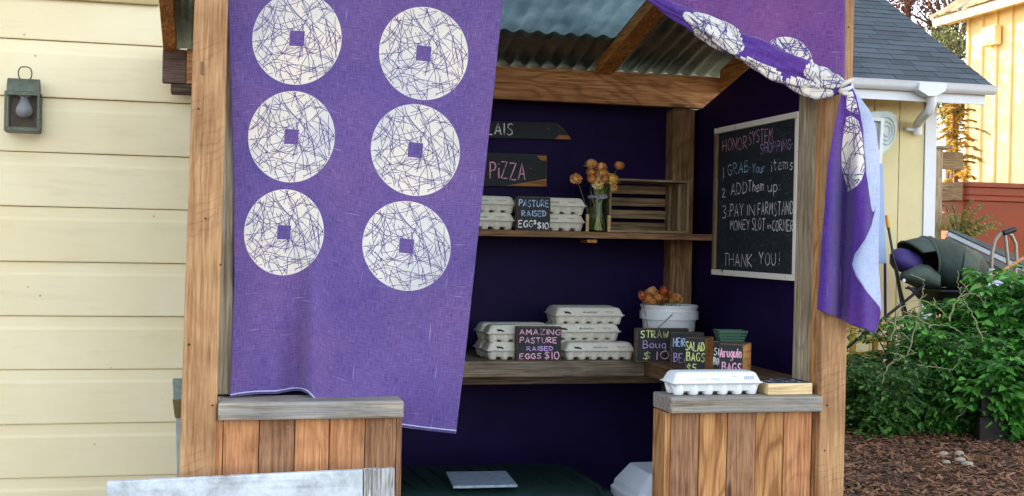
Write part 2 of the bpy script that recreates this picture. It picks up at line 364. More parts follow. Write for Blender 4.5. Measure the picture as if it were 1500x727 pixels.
def sidingmat():
    t = NT('cream_siding_paint'); v = t.coord('Object', (1, 1, 1)); n = t.noise(v, 2.2, 5, .6)
    col = t.ramp(n, [(.3, lin('#ecdaaa')), (.7, lin('#f5e6bd'))])
    v2 = t.coord('Object', (3, 3, 26)); n2 = t.noise(v2, 1, 6, .7); d = t.ramp(n2, [(.34, (.80, .80, .79)), (.46, (1, 1, 1))]); col = t.mix(.3, col, d, 'MULTIPLY')
    v3 = t.coord('Object', (1, 1, 1)); vo = t.n('TexVoronoi'); vo.inputs['Scale'].default_value = 8; t.l(v3, vo.inputs['Vector'])
    k = t.ramp(vo.outputs['Distance'], [(.03, (.5, .42, .3)), (.05, (1, 1, 1))]); col = t.mix(.7, col, k, 'MULTIPLY')
    t.base(col, .55); nb = t.noise(t.coord('Object', (4, 4, 60)), 1, 6, .6); t.bump(nb, .12, .001); return t.m
M_siding = sidingmat()
M_trimb = plain('brown_eave_trim', '#8a7350', .7, .2, 10)
M_soffit = plain('cream_soffit', '#c4ab78', .7, .12, 8)

# ================================================================== GROUND
def groundmat():
    t = NT('bark_mulch_ground'); v = t.coord('Object', (1, 1, 1), False); n = t.noise(v, 38, 8, .75, 1.0)
    col = t.ramp(n, [(.3, lin('#241812')), (.55, lin('#5a3f2e')), (.75, lin('#8a6a4e'))]); t.base(col, .9); t.bump(n, 1, .02); return t.m
g = MB(); g.grid(lambda u, v: ((u-.5)*600, (v-.5)*600, 0), 30, 30)
obj('ground', g, groundmat(), kind='structure')
# bark chips
rng = np.random.default_rng(3)
def chips(n, x0, x1, y0, y1, smin, smax):
    L = rng.uniform(smin, smax, n); W = L*rng.uniform(.15, .4, n); H = rng.uniform(.002, .007, n)
    a = rng.uniform(0, 2*np.pi, n); ti = rng.normal(0, .28, n)
    c = np.stack([rng.uniform(x0, x1, n), rng.uniform(y0, y1, n), rng.uniform(.004, .03, n)], 1)
    dx = np.stack([np.cos(a)*np.cos(ti), np.sin(a)*np.cos(ti), np.sin(ti)], 1)*L[:, None]/2
    dy = np.stack([-np.sin(a), np.cos(a), np.zeros(n)], 1)*W[:, None]/2
    dz = np.stack([np.zeros(n), np.zeros(n), H], 1)
    vs = np.stack([c-dx-dy*.4, c-dx*.9+dy, c+dx*.8+dy*.7, c+dx-dy, c-dx-dy*.4+dz, c-dx*.9+dy+dz, c+dx*.8+dy*.7+dz, c+dx-dy+dz], 1).reshape(-1, 3)
    f = np.array([(4,7,6,5),(0,4,5,1),(1,5,6,2),(2,6,7,3),(3,7,4,0)])
    fs = (np.arange(n)[:, None, None]*8+f[None]).reshape(-1, 4)
    return vs.tolist(), fs.tolist()
obj('bark_chips', chips(26000, 2.6, 8.2, 5.3, 10.2, .02, .085), leafmat('bark_chip', '#28150c', '#966a4a', 0, .85), kind='stuff')['label'] = 'brown bark chips covering the ground beside the stand'

# ================================================================== YELLOW SIDING HOUSE
HW = 5.11
house = thing('siding_house', 'cream yellow house with horizontal lap siding at the left behind the stand', 'house', (-2, HW, 0))
ys = [62, 145, 225, 304, 384, 463, 541, 620, 698]
zs = [at(130, y, HW-.02).z for y in ys]; st = (zs[0]-zs[-1])/8
zl = [zs[0]+st*i for i in (1,)] + zs; z = zs[-1]
while z > st*1.2: z -= st; zl.append(z)
zl.append(.03)
for i in range(len(zl)-1):
    z1, z0 = zl[i], zl[i+1]
    z1 = z1 - .0025 if i else z1
    m = MB(); sg = 26; 
    def prof(x, k, z0=z0, z1=z1):
        wv = .0016*math.sin(x*1.7+z0*9)+.0008*math.sin(x*6.1+z0*23)
        return [(x, HW-.0215+wv, z0), (x, HW-.0228+wv, z0+.004), (x, HW-.020+wv, z1-.052), (x, HW-.0165+wv, z1-.040), (x, HW-.0145+wv, z1-.006), (x, HW-.012+wv, z1), (x, HW+.004, z1), (x, HW+.004, z0)][k]
    for s_ in range(sg+1):
        x = -9+11.3*s_/sg
        m.v += [prof(x, k) for k in range(8)]
    for s_ in range(sg):
        for k in range(8):
            a = s_*8+k; b = s_*8+(k+1) % 8; m.f.append((a, b, b+8, a+8)); m.mi.append(0)
    obj('siding_board', m, M_siding, house)
zt = zl[0]
obj('wall_core', MB().box(-9, 2.3, HW+.006, 14, 0, zt+.1), plain('joint_shadow_brown', '#5c4630', .9, .2, 20), house)
obj('frieze_board', MB().box(-9, -.22, HW-.045, HW+.003, zt-.055, zt+.02), M_soffit, house, bevel=.003)
obj('brown_trim', MB().box(-9, -.22, HW-.075, HW+.003, zt+.022, zt+.05), M_trimb, house, bevel=.003)
obj('soffit', MB().box(-9, -.22, HW-.16, HW+.003, zt+.052, zt+.085), M_soffit, house)
def shingmat(name, a, b):
    t = NT(name); n = t.noise(t.coord('Object', (1, 1, 1)), 160, 4, .8); col = t.ramp(n, [(.3, lin(a)), (.7, lin(b))])
    n2 = t.noise(t.coord('Object', (1, 1, 1)), 3, 4, .6); col = t.mix(.5, col, t.ramp(n2, [(.3, (.75, .75, .75)), (.7, (1.1, 1.1, 1.1))]), 'MULTIPLY')
    col = t.rnd(col, .72, 1.25); t.base(col, .95); t.bump(n, .5, .002); return t.m
M_shing = shingmat('blue_grey_shingle', '#2a3238', '#4d5860')
m = MB(); m.prism([(-9.3, HW-.1, zt+.09), (-9.3, 9.5, zt+.09+4.3*.78), (-9.3, 9.5, zt+.21+4.3*.78), (-9.3, HW-.1, zt+.21)], (11.65, 0, 0))
m.prism([(-9.3, 14.1, zt+.09), (-9.3, 9.5, zt+.09+4.3*.78), (-9.3, 9.5, zt+.21+4.3*.78), (-9.3, 14.1, zt+.21)], (11.65, 0, 0))
obj('roof', m, M_shing, house)  # unseen from the camera; pitch and ridge shaped to keep the stand shaded
for x in (-8.95, 2.25):
    obj('gable_wall', MB().prism([(x, HW+.02, zt+.05), (x, 13.9, zt+.05), (x, 9.5, zt+4.2*.78)], (.04, 0, 0)), M_soffit, house)

# ---- wall lantern
M_brz = plain('aged_bronze_metal', '#5c6152', .55, .3, 40, metal=.35, bump=.3)
M_pane = glassmat('thin_pane_glass', (1, 1, 1), .0, 1.08)
M_bulb = plain('frosted_bulb_glass', '#85888c', .25, .05, 10, bump=0)
M_porc = plain('porcelain_socket', '#b5a48e', .5, .1, 20)
M_glass = glassmat('clear_glass', (.95, .98, .95), .0, 1.2)
LY = HW-.11
lc = at(33, 190, LY); lant = thing('wall_lantern', 'dark bronze box wall lantern with clear bulb on the cream siding', 'lantern', (lc.x, HW, lc.z))
x0 = at(6, 150, LY).x; x1 = at(58, 150, LY).x; zb = at(30, 192, LY).z; zm = at(30, 134, LY).z; ztp = at(30, 114, LY).z; xm = (x0+x1)/2; hw = (x1-x0)/2
obj('back_plate', MB().box(x0+.008, x1-.008, HW-.034, HW-.028, zb+.008, zm), plain('rusty_back_plate', '#4a3a28', .7, .4, 30), lant, bevel=.002)
m = MB(); t_ = .009
for a in (x0, x1-t_):
    m.box(a, a+t_, LY, LY+t_, zb, zm); m.box(a, a+t_, HW-.042, HW-.033, zb, zm)
    m.box(a+.0005, a+t_-.0005, LY+t_, HW-.043, zb, zb+t_); m.box(a+.0005, a+t_-.0005, LY+t_, HW-.043, zm-t_, zm)
m.box(x0+t_, x1-t_, LY+.0005, LY+t_, zb, zb+t_*1.6); m.box(x0+t_, x1-t_, LY+.0005, LY+t_, zm-t_*1.6, zm)
obj('frame', m, M_brz, lant, bevel=.0015)
obj('floor_plate', MB().box(x0+.003, x1-.003, LY+.003, HW-.035, zb-.004, zb-.001), M_brz, lant)
m = MB(); n = 12
arc = [(LY+.012+(HW-LY-.045)*(.5-.5*math.cos(math.pi*i/n)), zm+.002+(ztp-zm)*math.sin(math.pi*i/n)) for i in range(n+1)]
m.prism([(x0+.006, y, z) for y, z in arc], (x1-x0-.012, 0, 0)); obj('hood', m, M_brz, lant, smooth=30)
hz = at(33, 99, LY).z; hy = (LY+HW-.03)/2; hp = []
for i in range(24):
    t = 2*math.pi*i/24; r = (hz-ztp)/2+.006
    hp.append((xm+.004+math.copysign(min(1, abs(math.cos(t)))**.6, math.cos(t))*r*.95, hy, (hz+ztp)/2+.002+math.sin(t)*r))
obj('handle', MB().tube(hp+[hp[0]], .0026, 6, False), M_brz, lant, smooth=60)
obj('glass_pane', MB().box(x0+t_, x1-t_, LY+.003, LY+.005, zb+t_*1.6, zm-t_*1.6), M_pane, lant)
for a in (x0+.003, x1-.005): obj('glass_pane', MB().box(a, a+.002, LY+.01, HW-.044, zb+t_, zm-t_), M_pane, lant)
bz = at(35, 172, LY).z; tz = at(35, 141, LY).z
prof_ = [(.001, 0), (.014, .003), (.024, .013), (.0275, .026), (.025, .038), (.017, .054), (.0125, .066), (.0125, .074)]
kk = (tz-bz)/.074
obj('bulb', MB().lathe([(r*kk*1.05, z*kk) for r, z in prof_], (xm+.003, hy, bz), 18), M_bulb, lant, smooth=60)
obj('socket', MB().lathe([(.016, 0), (.021, .003), (.021, .014), (.017, .016)], (xm+.003, hy, tz+.001), 16), M_porc, lant, smooth=40)

# ================================================================== FARM STAND
stand = thing('farm_stand', 'open wooden farm stand with purple inner walls and corrugated roof', 'farm stand', (1.0, 3.6, 0))
def spart(name, m, mat, **k): return obj(name, m, mat, stand, bevel=k.pop('bevel', .003), **k)
YF = 3.52        # face of the front boards
def down(p, q, z=0):      # continue the line p->q to height z
    t = (z-p.z)/(q.z-p.z); return p+(q-p)*t
def upright(name, tl, tr, bl, br, Y, dep, mat, z0=.0, z1=2.4, **k):
    a, b, c, d = at(*tl, Y), at(*tr, Y), at(*bl, Y), at(*br, Y)
    m = MB(); m.prism([down(a, c, z1), down(b, d, z1), down(b, d, z0), down(a, c, z0)], (0, dep, 0)); return spart(name, m, mat, **k)
upright('front_post', (285, 0), (334.5, 0), (262, 700), (315, 700), YF, .04, W_front, bevel=.004)
upright('front_post', (1213, 0), (1252, 0), (1199, 727), (1236, 727), YF, .04, W_front, bevel=.004)
upright('inner_post', (322, 0), (347, 0), (313, 700), (338, 700), YF+.10, .06, W_grey, z0=.96)
upright('inner_post', (1181, 100), (1207, 100), (1169, 560), (1193, 560), YF+.10, .045, W_grey, z0=.0)
upright('side_strip', (1207.5, 100), (1213, 100), (1193.5, 560), (1200, 560), YF+.05, .04, W_plank3, z0=.0)
obj('bottle_opener', pquad((297.5, 90), (295, 90), (295, 109), (297.5, 109), YF-.006, .0055), plain('rusty_steel', '#6a4a38', .5, .3, 60, metal=.5), stand)
# nail heads
M_nail = plain('nail_steel', '#8a8078', .4, .2, 60, metal=.7)
# counters
M_hole = plain('dark_nail_hole', '#3a2a20', .9, .2, 60)
for px_, py_, r_s in ((323, 388, .003), (311, 594, .003), (277, 505, .004), (291, 160, .003), (1211, 594, .0035), (1219, 400, .003), (1243, 40, .003), (1208, 660, .003), (301, 320, .003)):
    c = at(px_, py_, YF-.0004); nm = MB(); nm.lathe([(r_s, -.0003), (r_s, .0006)], (0, 0, 0), 8); nm.v = [(c.x+p[0], c.y-p[2], c.z+p[1]) for p in nm.v]; obj('nail_head', nm, M_hole, stand)
ZC = at(450, 589, 3.50).z
def counter(x0, x1, y0, y1, name='counter_top', mat=W_top):
    m = MB(); m.prism([(x0, y0, ZC), (x1, y0, ZC), (x1, y1, ZC), (x0, y1, ZC)], (0, 0, -.05)); return spart(name, m, mat, bevel=.006)
cl0 = at(319.5, 600, 3.50).x; cl1 = at(592, 600, 3.50).x
counter(cl0, cl1, 3.50, 3.66)
cr0 = at(983, 590, 3.50).x; cr1 = at(1206, 590, 3.50).x
counter(cr0, cr1, 3.50, 3.66)
def planks(pxs, yref, Y, mats, z1=ZC-.051):
    for i in range(len(pxs)-1):
        a = at(pxs[i], yref, Y).x+.0012; b = at(pxs[i+1], yref, Y).x-.0012
        lean = -.004
        m = MB(); dy = (i*37 % 5)*.0008
        m.prism([(a, Y-dy, z1), (b, Y-dy, z1), (b+lean, Y-dy, .02), (a+lean, Y-dy, .02)], (0, .019, 0))
        pl = obj('plank', m, mats[i % len(mats)], stand, bevel=.0015)
        for xx in (a+.018, b-.018):
            nm = MB(); nm.lathe([(.0022, -.0004), (.0022, .0006)], (0, 0, 0), 8); nm.v = [(xx+p[0], Y-dy-.0002-p[2], z1-.012-.006*((i*7) % 3)+p[1]) for p in nm.v]
            obj('nail_head', nm, M_nail, pl)
planks([316, 327, 380, 432, 483, 535, 581], 622, YF+.024, [W_plank, W_plank, W_plank2, W_plank, W_plank, W_plank2])
planks([983, 1024.5, 1065.5, 1107, 1148, 1189], 622, YF+.024, [W_plank2, W_plank3, W_plank2, W_plank3, W_plank])
planks([1190, 1199.5], 622, YF+.034, [W_plank])
sx = at(983, 622, YF+.024).x
spart('corner_plank', MB().box(sx-.019, sx-.0005, YF+.026, YF+.13, .02, ZC-.052), W_plank3, bevel=.002)
sx2 = at(581, 622, YF+.024).x
spart('corner_plank', MB().box(sx2+.0005, sx2+.017, YF+.03, YF+.13, .02, ZC-.052), W_plank2, bevel=.002)
# back framing
YH = 4.93; XR = 2.03; YB = 5.06
z_hb = at(860, 151, YH).z; z_ht = at(860, 103.5, YH).z; xhl = at(238, 90, YH).x
spart('header_beam', MB().box(xhl+.09, XR+.125, YH, YH+.04, z_hb, z_ht), W_beam, bevel=.004)
spart('header_end', MB().box(xhl, xhl+.0895, YH, YH+.04, z_hb, z_ht-.004), W_beamend, bevel=.004, label='grey-brown end of the header beam at the far left')
spart('post_cap', MB().box(at(250, 125, YH).x, at(300, 125, YH).x, YH+.01, YH+.1, z_hb-.035, z_hb-.001), W_blockg)
pl_, pr_ = at(984, 300, YH+.04).x, at(1016, 300, YH+.04).x
spart('back_post', MB().box(pl_, min(pr_, XR-.003), YH+.041, YB-.002, 0, z_hb-.001), W_bpost, bevel=.004)
spart('back_post', MB().box(-.018, .06, YH+.041, YB-.002, 0, z_hb-.001), W_bpost, bevel=.004)
SL = .24
def rz_(Y, base=0): return z_ht-.014+(YH-Y)*SL+base
# purple wall sheets
obj('back_wall', MB().box(-.03, XR, YB, YB+.012, 0, z_ht-.01), M_purple, stand)
m = MB(); m.prism([(XR, 3.80, 0), (XR, YB-.001, 0), (XR, YB-.001, z_hb-.0012), (XR, YH, z_hb-.0012), (XR, 3.80, z_hb+(YH-3.80)*SL-.005)], (.012, 0, 0)); obj('side_wall', m, M_purple, stand)
m = MB(); m.prism([(-.032, 3.80, 0), (-.032, YB-.001, 0), (-.032, YB-.001, z_hb-.04), (-.032, 3.80, z_hb+(YH-3.80)*SL-.005)], (.012, 0, 0)); obj('side_wall', m, M_purple, stand)
# rafters: from the header up towards the viewer
YR0 = 3.30
def rafter(xl, wd=.045, h=.05):
    y1 = YH-.002; m = MB(); m.prism([(xl, YR0, rz_(YR0)), (xl, y1, rz_(y1)), (xl, y1, rz_(y1, h)), (xl, YR0, rz_(YR0, h))], (wd, 0, 0)); spart('rafter', m, W_rafter)
xr1 = at(872, 100, YH).x
for xl, wd in ((xhl+.002, .05), (.42, .05), (xr1, .072)): rafter(xl, wd)
m = MB(); m.prism([(XR+.078, YR0, rz_(YR0, -.05)), (XR+.078, YH-.002, rz_(YH-.002, -.05)), (XR+.078, YH-.002, rz_(YH-.002, .045)), (XR+.078, YR0, rz_(YR0, .045))], (.045, 0, 0)); spart('rafter', m, W_rafter)
spart('front_header', MB().box(-.1, XR+.15, YF+.06, YF+.10, rz_(YF+.08)-.15, rz_(YF+.08)-.003), W_beam)
# corrugated roof sheets
def metalroof():
    t = NT('galvanised_roof_metal'); n = t.noise(t.coord(), 9, 6, .7); col = t.ramp(n, [(.3, lin('#55655f')), (.7, lin('#8a9a94'))]); t.base(col, .4); t.b.inputs['Metallic'].default_value = .55; t.bump(n, .2, .002); return t.m
def reflectionroof():  # pale translucent colour imitates the bright reflection on the roof metal
    t = NT('pale_reflection_roof'); n = t.noise(t.coord(), 5, 6, .7); col = t.ramp(n, [(.3, lin('#83989c')), (.7, lin('#bccaca'))])
    t.base(col, .35); tr = t.n('BsdfTranslucent'); t.l(col, tr.inputs[0]); mx = t.n('MixShader'); mx.inputs[0].default_value = .75
    t.l(t.b.outputs[0], mx.inputs[1]); t.l(tr.outputs[0], mx.inputs[2]); t.l(mx.outputs[0], t.out.inputs[0]); return t.m
M_rm, M_rc = metalroof(), reflectionroof()
def sheet(xa, xb, ya, yb, mat, lift, name='roof_sheet', label=None):
    m = MB(); nx = int((xb-xa)/.0675*8)
    m.grid(lambda u, v: (xa+(xb-xa)*u, ya+(yb-ya)*v, rz_(ya+(yb-ya)*v, .050+.0095+lift+.0065*math.sin(2*math.pi*(xa+(xb-xa)*u)/.0675))), nx, 6)
    obj(name, m, mat, stand, smooth=80, solid=.0015, label=label)
sheet(xhl+.004, .46, 3.2, 5.05, M_rm, 0)
sheet(.44, xr1+.03, 4.68, 5.05, M_rm, -.001)
sheet(.44, xr1+.03, 3.2, 4.76, M_rc, .004, label='translucent pale roof sheet standing in for a bright reflection')  # pale part of the roof stands in for a streaky reflection
sheet(xr1+.01, XR+.25, 3.2, 5.05, M_rm, .004)
# shelves
zu = at(860, 339.5, 4.72).z
spart('upper_shelf', MB().box(-.018, XR-.004, 4.715, YH+.038, zu-.026, zu), W_shelf)
spart('shelf_cleat', pquad((860, 351), (875, 351), (875, 356), (860, 356), 4.74, .1), W_block)
zl_ = at(800, 529, 4.57).z; xw = at(945, 531, 4.57).x
spart('lower_shelf', MB().box(-.018, xw-.001, 4.57, YH+.12, zl_-.062, zl_), W_shelfg, bevel=.004)
spart('side_shelf', MB().box(xw+.001, XR-.003, 3.668, YH+.038, zl_-.060, zl_+.001), W_wing, bevel=.004)
spart('shelf_bearer', MB().box(0, XR-.01, 4.66, 4.70, zl_-.10, zl_-.064), W_blockg)

# ================================================================== SIGNS ON THE BACK WALL
M_bare = wood('bare_sign_edge', '#8f6038', '#c58f58', 'x', ring=.4)
def wallsign(name, pts, label, words, ox, oy, hpx, mats, bare, fitpx):
    Y = YB-.022; A = [at(*p, Y) for p in pts]; c = sum(A, Vector())/len(A); t = thing(name, label, 'sign', (c.x, YB, min(p.z for p in A)))
    obj('board', MB().prism(A, (0, .018, 0)), W_blockg, t, bevel=.002)
    obj('painted_face', MB().prism([p+Vector((0, -.0015, 0)) for p in [c+(q-c)*.985 for q in A]], (0, .0012, 0)), M_chalkb, t)
    for b in bare: obj('bare_patch', MB().prism([at(*p, Y)+Vector((0, -.0028, 0)) for p in b], (0, .001, 0)), M_bare, t)
    m = MB(); o = at(ox, oy, Y-.003); h = (at(ox, oy-hpx, Y)-at(ox, oy, Y)).z
    mats_ = mats
    write(m, words, o, (1, 0, 0), (0, 0, 1), (0, -1, 0), h, .0055, 1.05, lift=.002, fit=fitpx/355)
    obj('chalk_lettering', m, mats_, t)
    s = at(bare[0][0][0]-9, (pts[0][1]+pts[-1][1])/2+1, Y-.004); obj('screw', MB().lathe([(.004, -.001), (.004, .001)], s, 8), M_nail, t)
    return t
wallsign('arrow_sign', [(640, 176), (815, 180), (826, 189), (838, 205), (640, 200)], 'narrow black pointed sign lettered LAIS high on the purple back wall', 'LAIS', 713, 197, 17, M_chalkw, [[(812, 204), (819, 198), (832, 198.5), (837, 204.6)]], 39)
wallsign('pizza_sign', [(640, 221), (801, 227), (801, 274), (640, 271)], 'black chalk sign reading PIZZA below the pointed sign', 'PiZZA', 718, 261, 24, M_chalkp, [[(786, 228.5), (800.5, 228.5), (800.5, 236), (792, 235)], [(740, 272.5), (760, 269), (800.5, 262), (800.5, 273.4)]], 53)

# ================================================================== CHALKBOARD
XB = XR-.028
p_tl, p_tr, p_bl, p_br = atx(1050, 189, XB), atx(1173, 163, XB), atx(1043, 402, XB), atx(1167, 412, XB)
cb = thing('chalkboard', 'white framed chalkboard with honor system shopping rules on the side wall', 'chalkboard', (XR, (p_tl.y+p_tr.y)/2, p_bl.z))
ya, yb = p_tl.y, p_tr.y; za, zb_ = (p_bl.z+p_br.z)/2, (p_tl.z+p_tr.z)/2       # ya far, yb near
def peelpaint():
    t = NT('worn_white_frame_paint'); v = t.coord('Object', (1, 1, 1)); n = t.noise(v, 9, 6, .7); c = t.ramp(n, [(.33, lin('#6a5436')), (.39, lin('#f6efe2'))]); t.base(c, .6); t.bump(n, .2, .001); return t.m
M_frame = peelpaint(); fw = .022
fx0, fx1 = XB-.012, XR-.001
obj('board_panel', MB().box(XB, XR-.002, yb+.004, ya-.004, za+.004, zb_-.004), M_board, cb)
for nm, b in (('frame_rail', (yb, ya, zb_-fw, zb_)), ('frame_rail', (yb, ya, za, za+fw))): obj(nm, MB().box(fx0, fx1, b[0], b[1], b[2], b[3]), M_frame, cb, bevel=.002)
for nm, b in (('frame_stile', (yb, yb+fw)), ('frame_stile', (ya-fw, ya))): obj(nm, MB().box(fx0+.001, fx1, b[0], b[1], za+fw+.0005, zb_-fw-.0005), M_frame if b[0] == yb else W_cratez, cb, bevel=.002)
H_ = zb_-za; W_ = ya-yb
def cbt(txt, fx, fy, h, mat, cw=.85, sl=0, wd=.0042):
    m = MB(); write(m, txt, (XB-.001, ya-fx*W_, zb_-fy*H_), (0, -1, 0), (0, 0, 1), (-1, 0, 0), h*H_, wd, cw, .16, sl, lift=.001); obj('chalk_lettering', m, mat, cb)
for t_, x_, y_, x2, h_, mt in (('HONOR', 52, 198, 147, 48, M_chalkp), ('SYSTEM', 153, 168, 247, 50, M_chalkp), ('SHOPPING:', 200, 205, 326, 40, M_chalkv), ('1', 50, 297, 56, 42, M_chalkw), ('GRAB', 72, 287, 152, 44, M_chalkbl),
    ('Your', 168, 281, 217, 36, M_chalkbl), ('items', 243, 272, 328, 44, M_chalkw), ('2', 50, 374, 62, 34, M_chalkw), ('ADD', 85, 364, 147, 46, M_chalkw), ('Them', 152, 354, 212, 42, M_chalkw), ('up:', 230, 354, 277, 44, M_chalkw),
    ('3:', 50, 456, 74, 50, M_chalkw), ('PAY', 80, 449, 134, 48, M_chalkw), ('IN', 146, 447, 178, 42, M_chalkw), ('FARM', 190, 443, 248, 46, M_chalkw), ('STAND', 253, 446, 330, 52, M_chalkw), ('MONEY', 82, 502, 158, 36, M_chalkw),
    ('SLOT', 167, 505, 217, 46, M_chalkw), ('in', 228, 497, 242, 22, M_chalkw), ('CORNER', 247, 508, 329, 42, M_chalkw), ('THANK', 55, 642, 167, 48, M_chalkw), ('YOU!', 195, 638, 275, 48, M_chalkw)):
    a_ = atx(1040+x_/2.69, 150+y_/2.69, XB); b_ = atx(1040+x2/2.69, 150+y_/2.69, XB); c_ = atx(1040+x_/2.69, 150+(y_-h_)/2.69, XB)
    m = MB(); write(m, t_, (XB-.001, a_.y, a_.z), (0, -1, 0), (0, 0, 1), (-1, 0, 0), (c_.z-a_.z), .0038, 1, .16, lift=.001, fit=max(.004, a_.y-b_.y)); obj('chalk_lettering', m, mt, cb)
m = MB(); rr = random.Random(8)
for k in range(26):
    y_, z_ = yb+.04+rr.random()*(W_-.08), za+.03+rr.random()*(H_-.06); m.ribbon([(XB-.0012, y_, z_), (XB-.0012, y_-rr.uniform(.01, .035), z_+rr.uniform(-.006, .006))], Vector((-1, 0, 0)), .0018)
obj('chalk_smudges', m, plain('faint_chalk', '#5c6670', .9, .3, 100, bump=0), cb, kind='stuff')

# ================================================================== EGG CARTONS
def carton(name, label, mat, group, style):
    t = thing(name, label, 'egg carton', (0, 0, 0), 0, group); L, W = .149, .054
    lid = MB(); lid.rrect([(L-.004, W-.004, .012, .0355), (L, W, .010, .036), (L, W, .010, .0385), (L-.006, W-.005, .010, .039), (L-.017, W-.013, .012, .062), (L-.023, W-.018, .012, .0665), (L-.028, W-.022, .012, .068)], 4)
    lo = obj('lid', lid, mat, t, world=False, smooth=35)
    tr = MB(); tr.rrect([(L-.022, W-.014, .012, .012), (L-.012, W-.008, .012, .026), (L-.005, W-.004, .01, .0345), (L-.001, W-.001, .01, .0352), (L-.001, W-.001, .01, .0358)], 3)
    for i in range(6):
        for j in (-1, 1):
            tr.lathe([(.0125, 0), (.0155, .0025), (.0195, .015), (.0225, .028), (.0235, .034)], ((i-2.5)*.0475, j*.0255, 0), 12)
    obj('tray', tr, mat, t, world=False, smooth=50)
    for x in (-.05, .055):
        obj('latch', MB().box(x-.011, x+.011, -W+.013, -W+.020, .0575, .0605), mat, lo, world=False, bevel=.001)
    # print on the sloping front of the lid
    y0, z0, y1, z1 = -(W-.005), .039, -(W-.013), .062; U = Vector((0, y1-y0, z1-z0)).normalized(); N = Vector((0, -U.z, U.y)); 
    def pt(x, s): return Vector((x, y0, z0))+U*s+N*.0004
    if style == 'pulp':
        m = MB(); write(m, 'ONE DOZEN EGGS', pt(-.028, .007), (1, 0, 0), U, N, .0062, .0011, .86, .05, lift=.0003); obj('lid_print', m, M_ink, lo, world=False)
        m = MB()   # small hen-like black mark
        for cx, cz, r in ((-.100, .008, .0042), (-.094, .0095, .0052), (-.087, .008, .0045), (-.104, .0125, .0026), (-.082, .0055, .0035)):
            m.add([pt(cx+r*1.35*math.cos(a*math.pi/5), cz+r*.8*math.sin(a*math.pi/5))+N*.0004 for a in range(10)], [tuple(range(10))])
        obj('lid_mark', m, M_ink, lo, world=False)
        m = MB()
        for s, a, b in ((.0135, .066, .102), (.011, .070, .106), (.006, .078, .098)):
            m.ribbon([pt(a+(b-a)*i/8, s+.0008*math.sin(i*2.2)) for i in range(9)], N, .0011 if s > .01 else .0008)
        obj('lid_stamp', m, M_red, lo, world=False)
    else:
        m = MB()
        for i in range(14): m.ribbon([pt(.088+i*.0024, .006), pt(.088+i*.0024, .017)], N, .0008+.0006*((i*5) % 3 == 0))
        m.ribbon([pt(.045, .017), pt(.068, .0172)], N, .0016); obj('lid_barcode', m, M_inkg, lo, world=False)
        m = MB()
        for a, b, s in ((-.075, -.035, .010), (-.075, -.038, .007), (-.022, .012, .011), (-.025, .008, .008), (.035, .062, .004), (-.01, .02, .0045)): m.ribbon([pt(a, s), pt(b, s+.0003)], N, .0010)
        obj('lid_print', m, M_inkg, lo, world=False)
    return t
GC = 'grey pulp egg cartons stacked on the stand shelves'
c0 = carton('egg_carton', '', M_pulp, GC, 'pulp'); first = [True]
def put(pxl, Y, z, rz, label):
    """carton whose front-left end is at picture column pxl on plane Y"""
    x = at(pxl, 400, Y).x+.149; o = c0 if first[0] else dup(c0, (0, 0, 0)); first[0] = False
    o.location = (x, Y+.054, z); o.rotation_euler = (0, 0, R(rz)); o['label'] = label; return o
CH = .0655
put(714, 4.605, zl_+.001, 1, 'egg carton at the bottom left of the lower shelf beside the AMAZING sign')
put(715, 4.607, zl_+.001+CH, -1, 'egg carton second from the shelf left of the AMAZING sign, in front')
put(702, 4.722, zl_+.001, 0, 'rear bottom egg carton behind the left pair on the lower shelf')
put(703, 4.724, zl_+.001+CH, 1, 'rear upper egg carton behind the left pair on the lower shelf')
put(829, 4.585, zl_+.001, .5, 'lowest front egg carton set forward right of the AMAZING sign')
put(808, 4.70, zl_+.001, 0, 'egg carton at the base of the tall stack behind the forward carton')
put(808.5, 4.70, zl_+.001+CH, 0, 'middle egg carton of the tall stack on the lower shelf')
put(813, 4.695, zl_+.001+2*CH, 1, 'top front egg carton of the tall stack on the lower shelf')
put(803, 4.815, zl_+.001, 0, 'rear bottom egg carton of the tall stack on the lower shelf')
put(804, 4.815, zl_+.001+CH, 0, 'rear middle egg carton of the tall stack on the lower shelf')
put(807, 4.812, zl_+.001+2*CH, 2, 'rear top egg carton of the tall stack on the lower shelf')
put(647, 4.755, zu+.001, 0, 'lower egg carton left of the PASTURE sign on the upper shelf')
put(648, 4.757, zu+.001+CH, .6, 'upper egg carton left of the PASTURE sign on the upper shelf')
put(753, 4.757, zu+.001, 0, 'lower egg carton between the PASTURE sign and the flower jar')
put(754, 4.755, zu+.001+CH, -.8, 'upper egg carton between the PASTURE sign and the flower jar')
fc = carton('egg_carton', 'white foam egg carton standing alone on the right front counter', M_foam, 'white foam cartons', 'foam'); del fc['group']
fx = (at(979, 560, 3.55).x+at(1117, 560, 3.55).x)/2; fc.location = (fx, 3.585, ZC+.001); fc.rotation_euler = (0, 0, R(1)); fc.scale = (1.03, 1, 1.05)

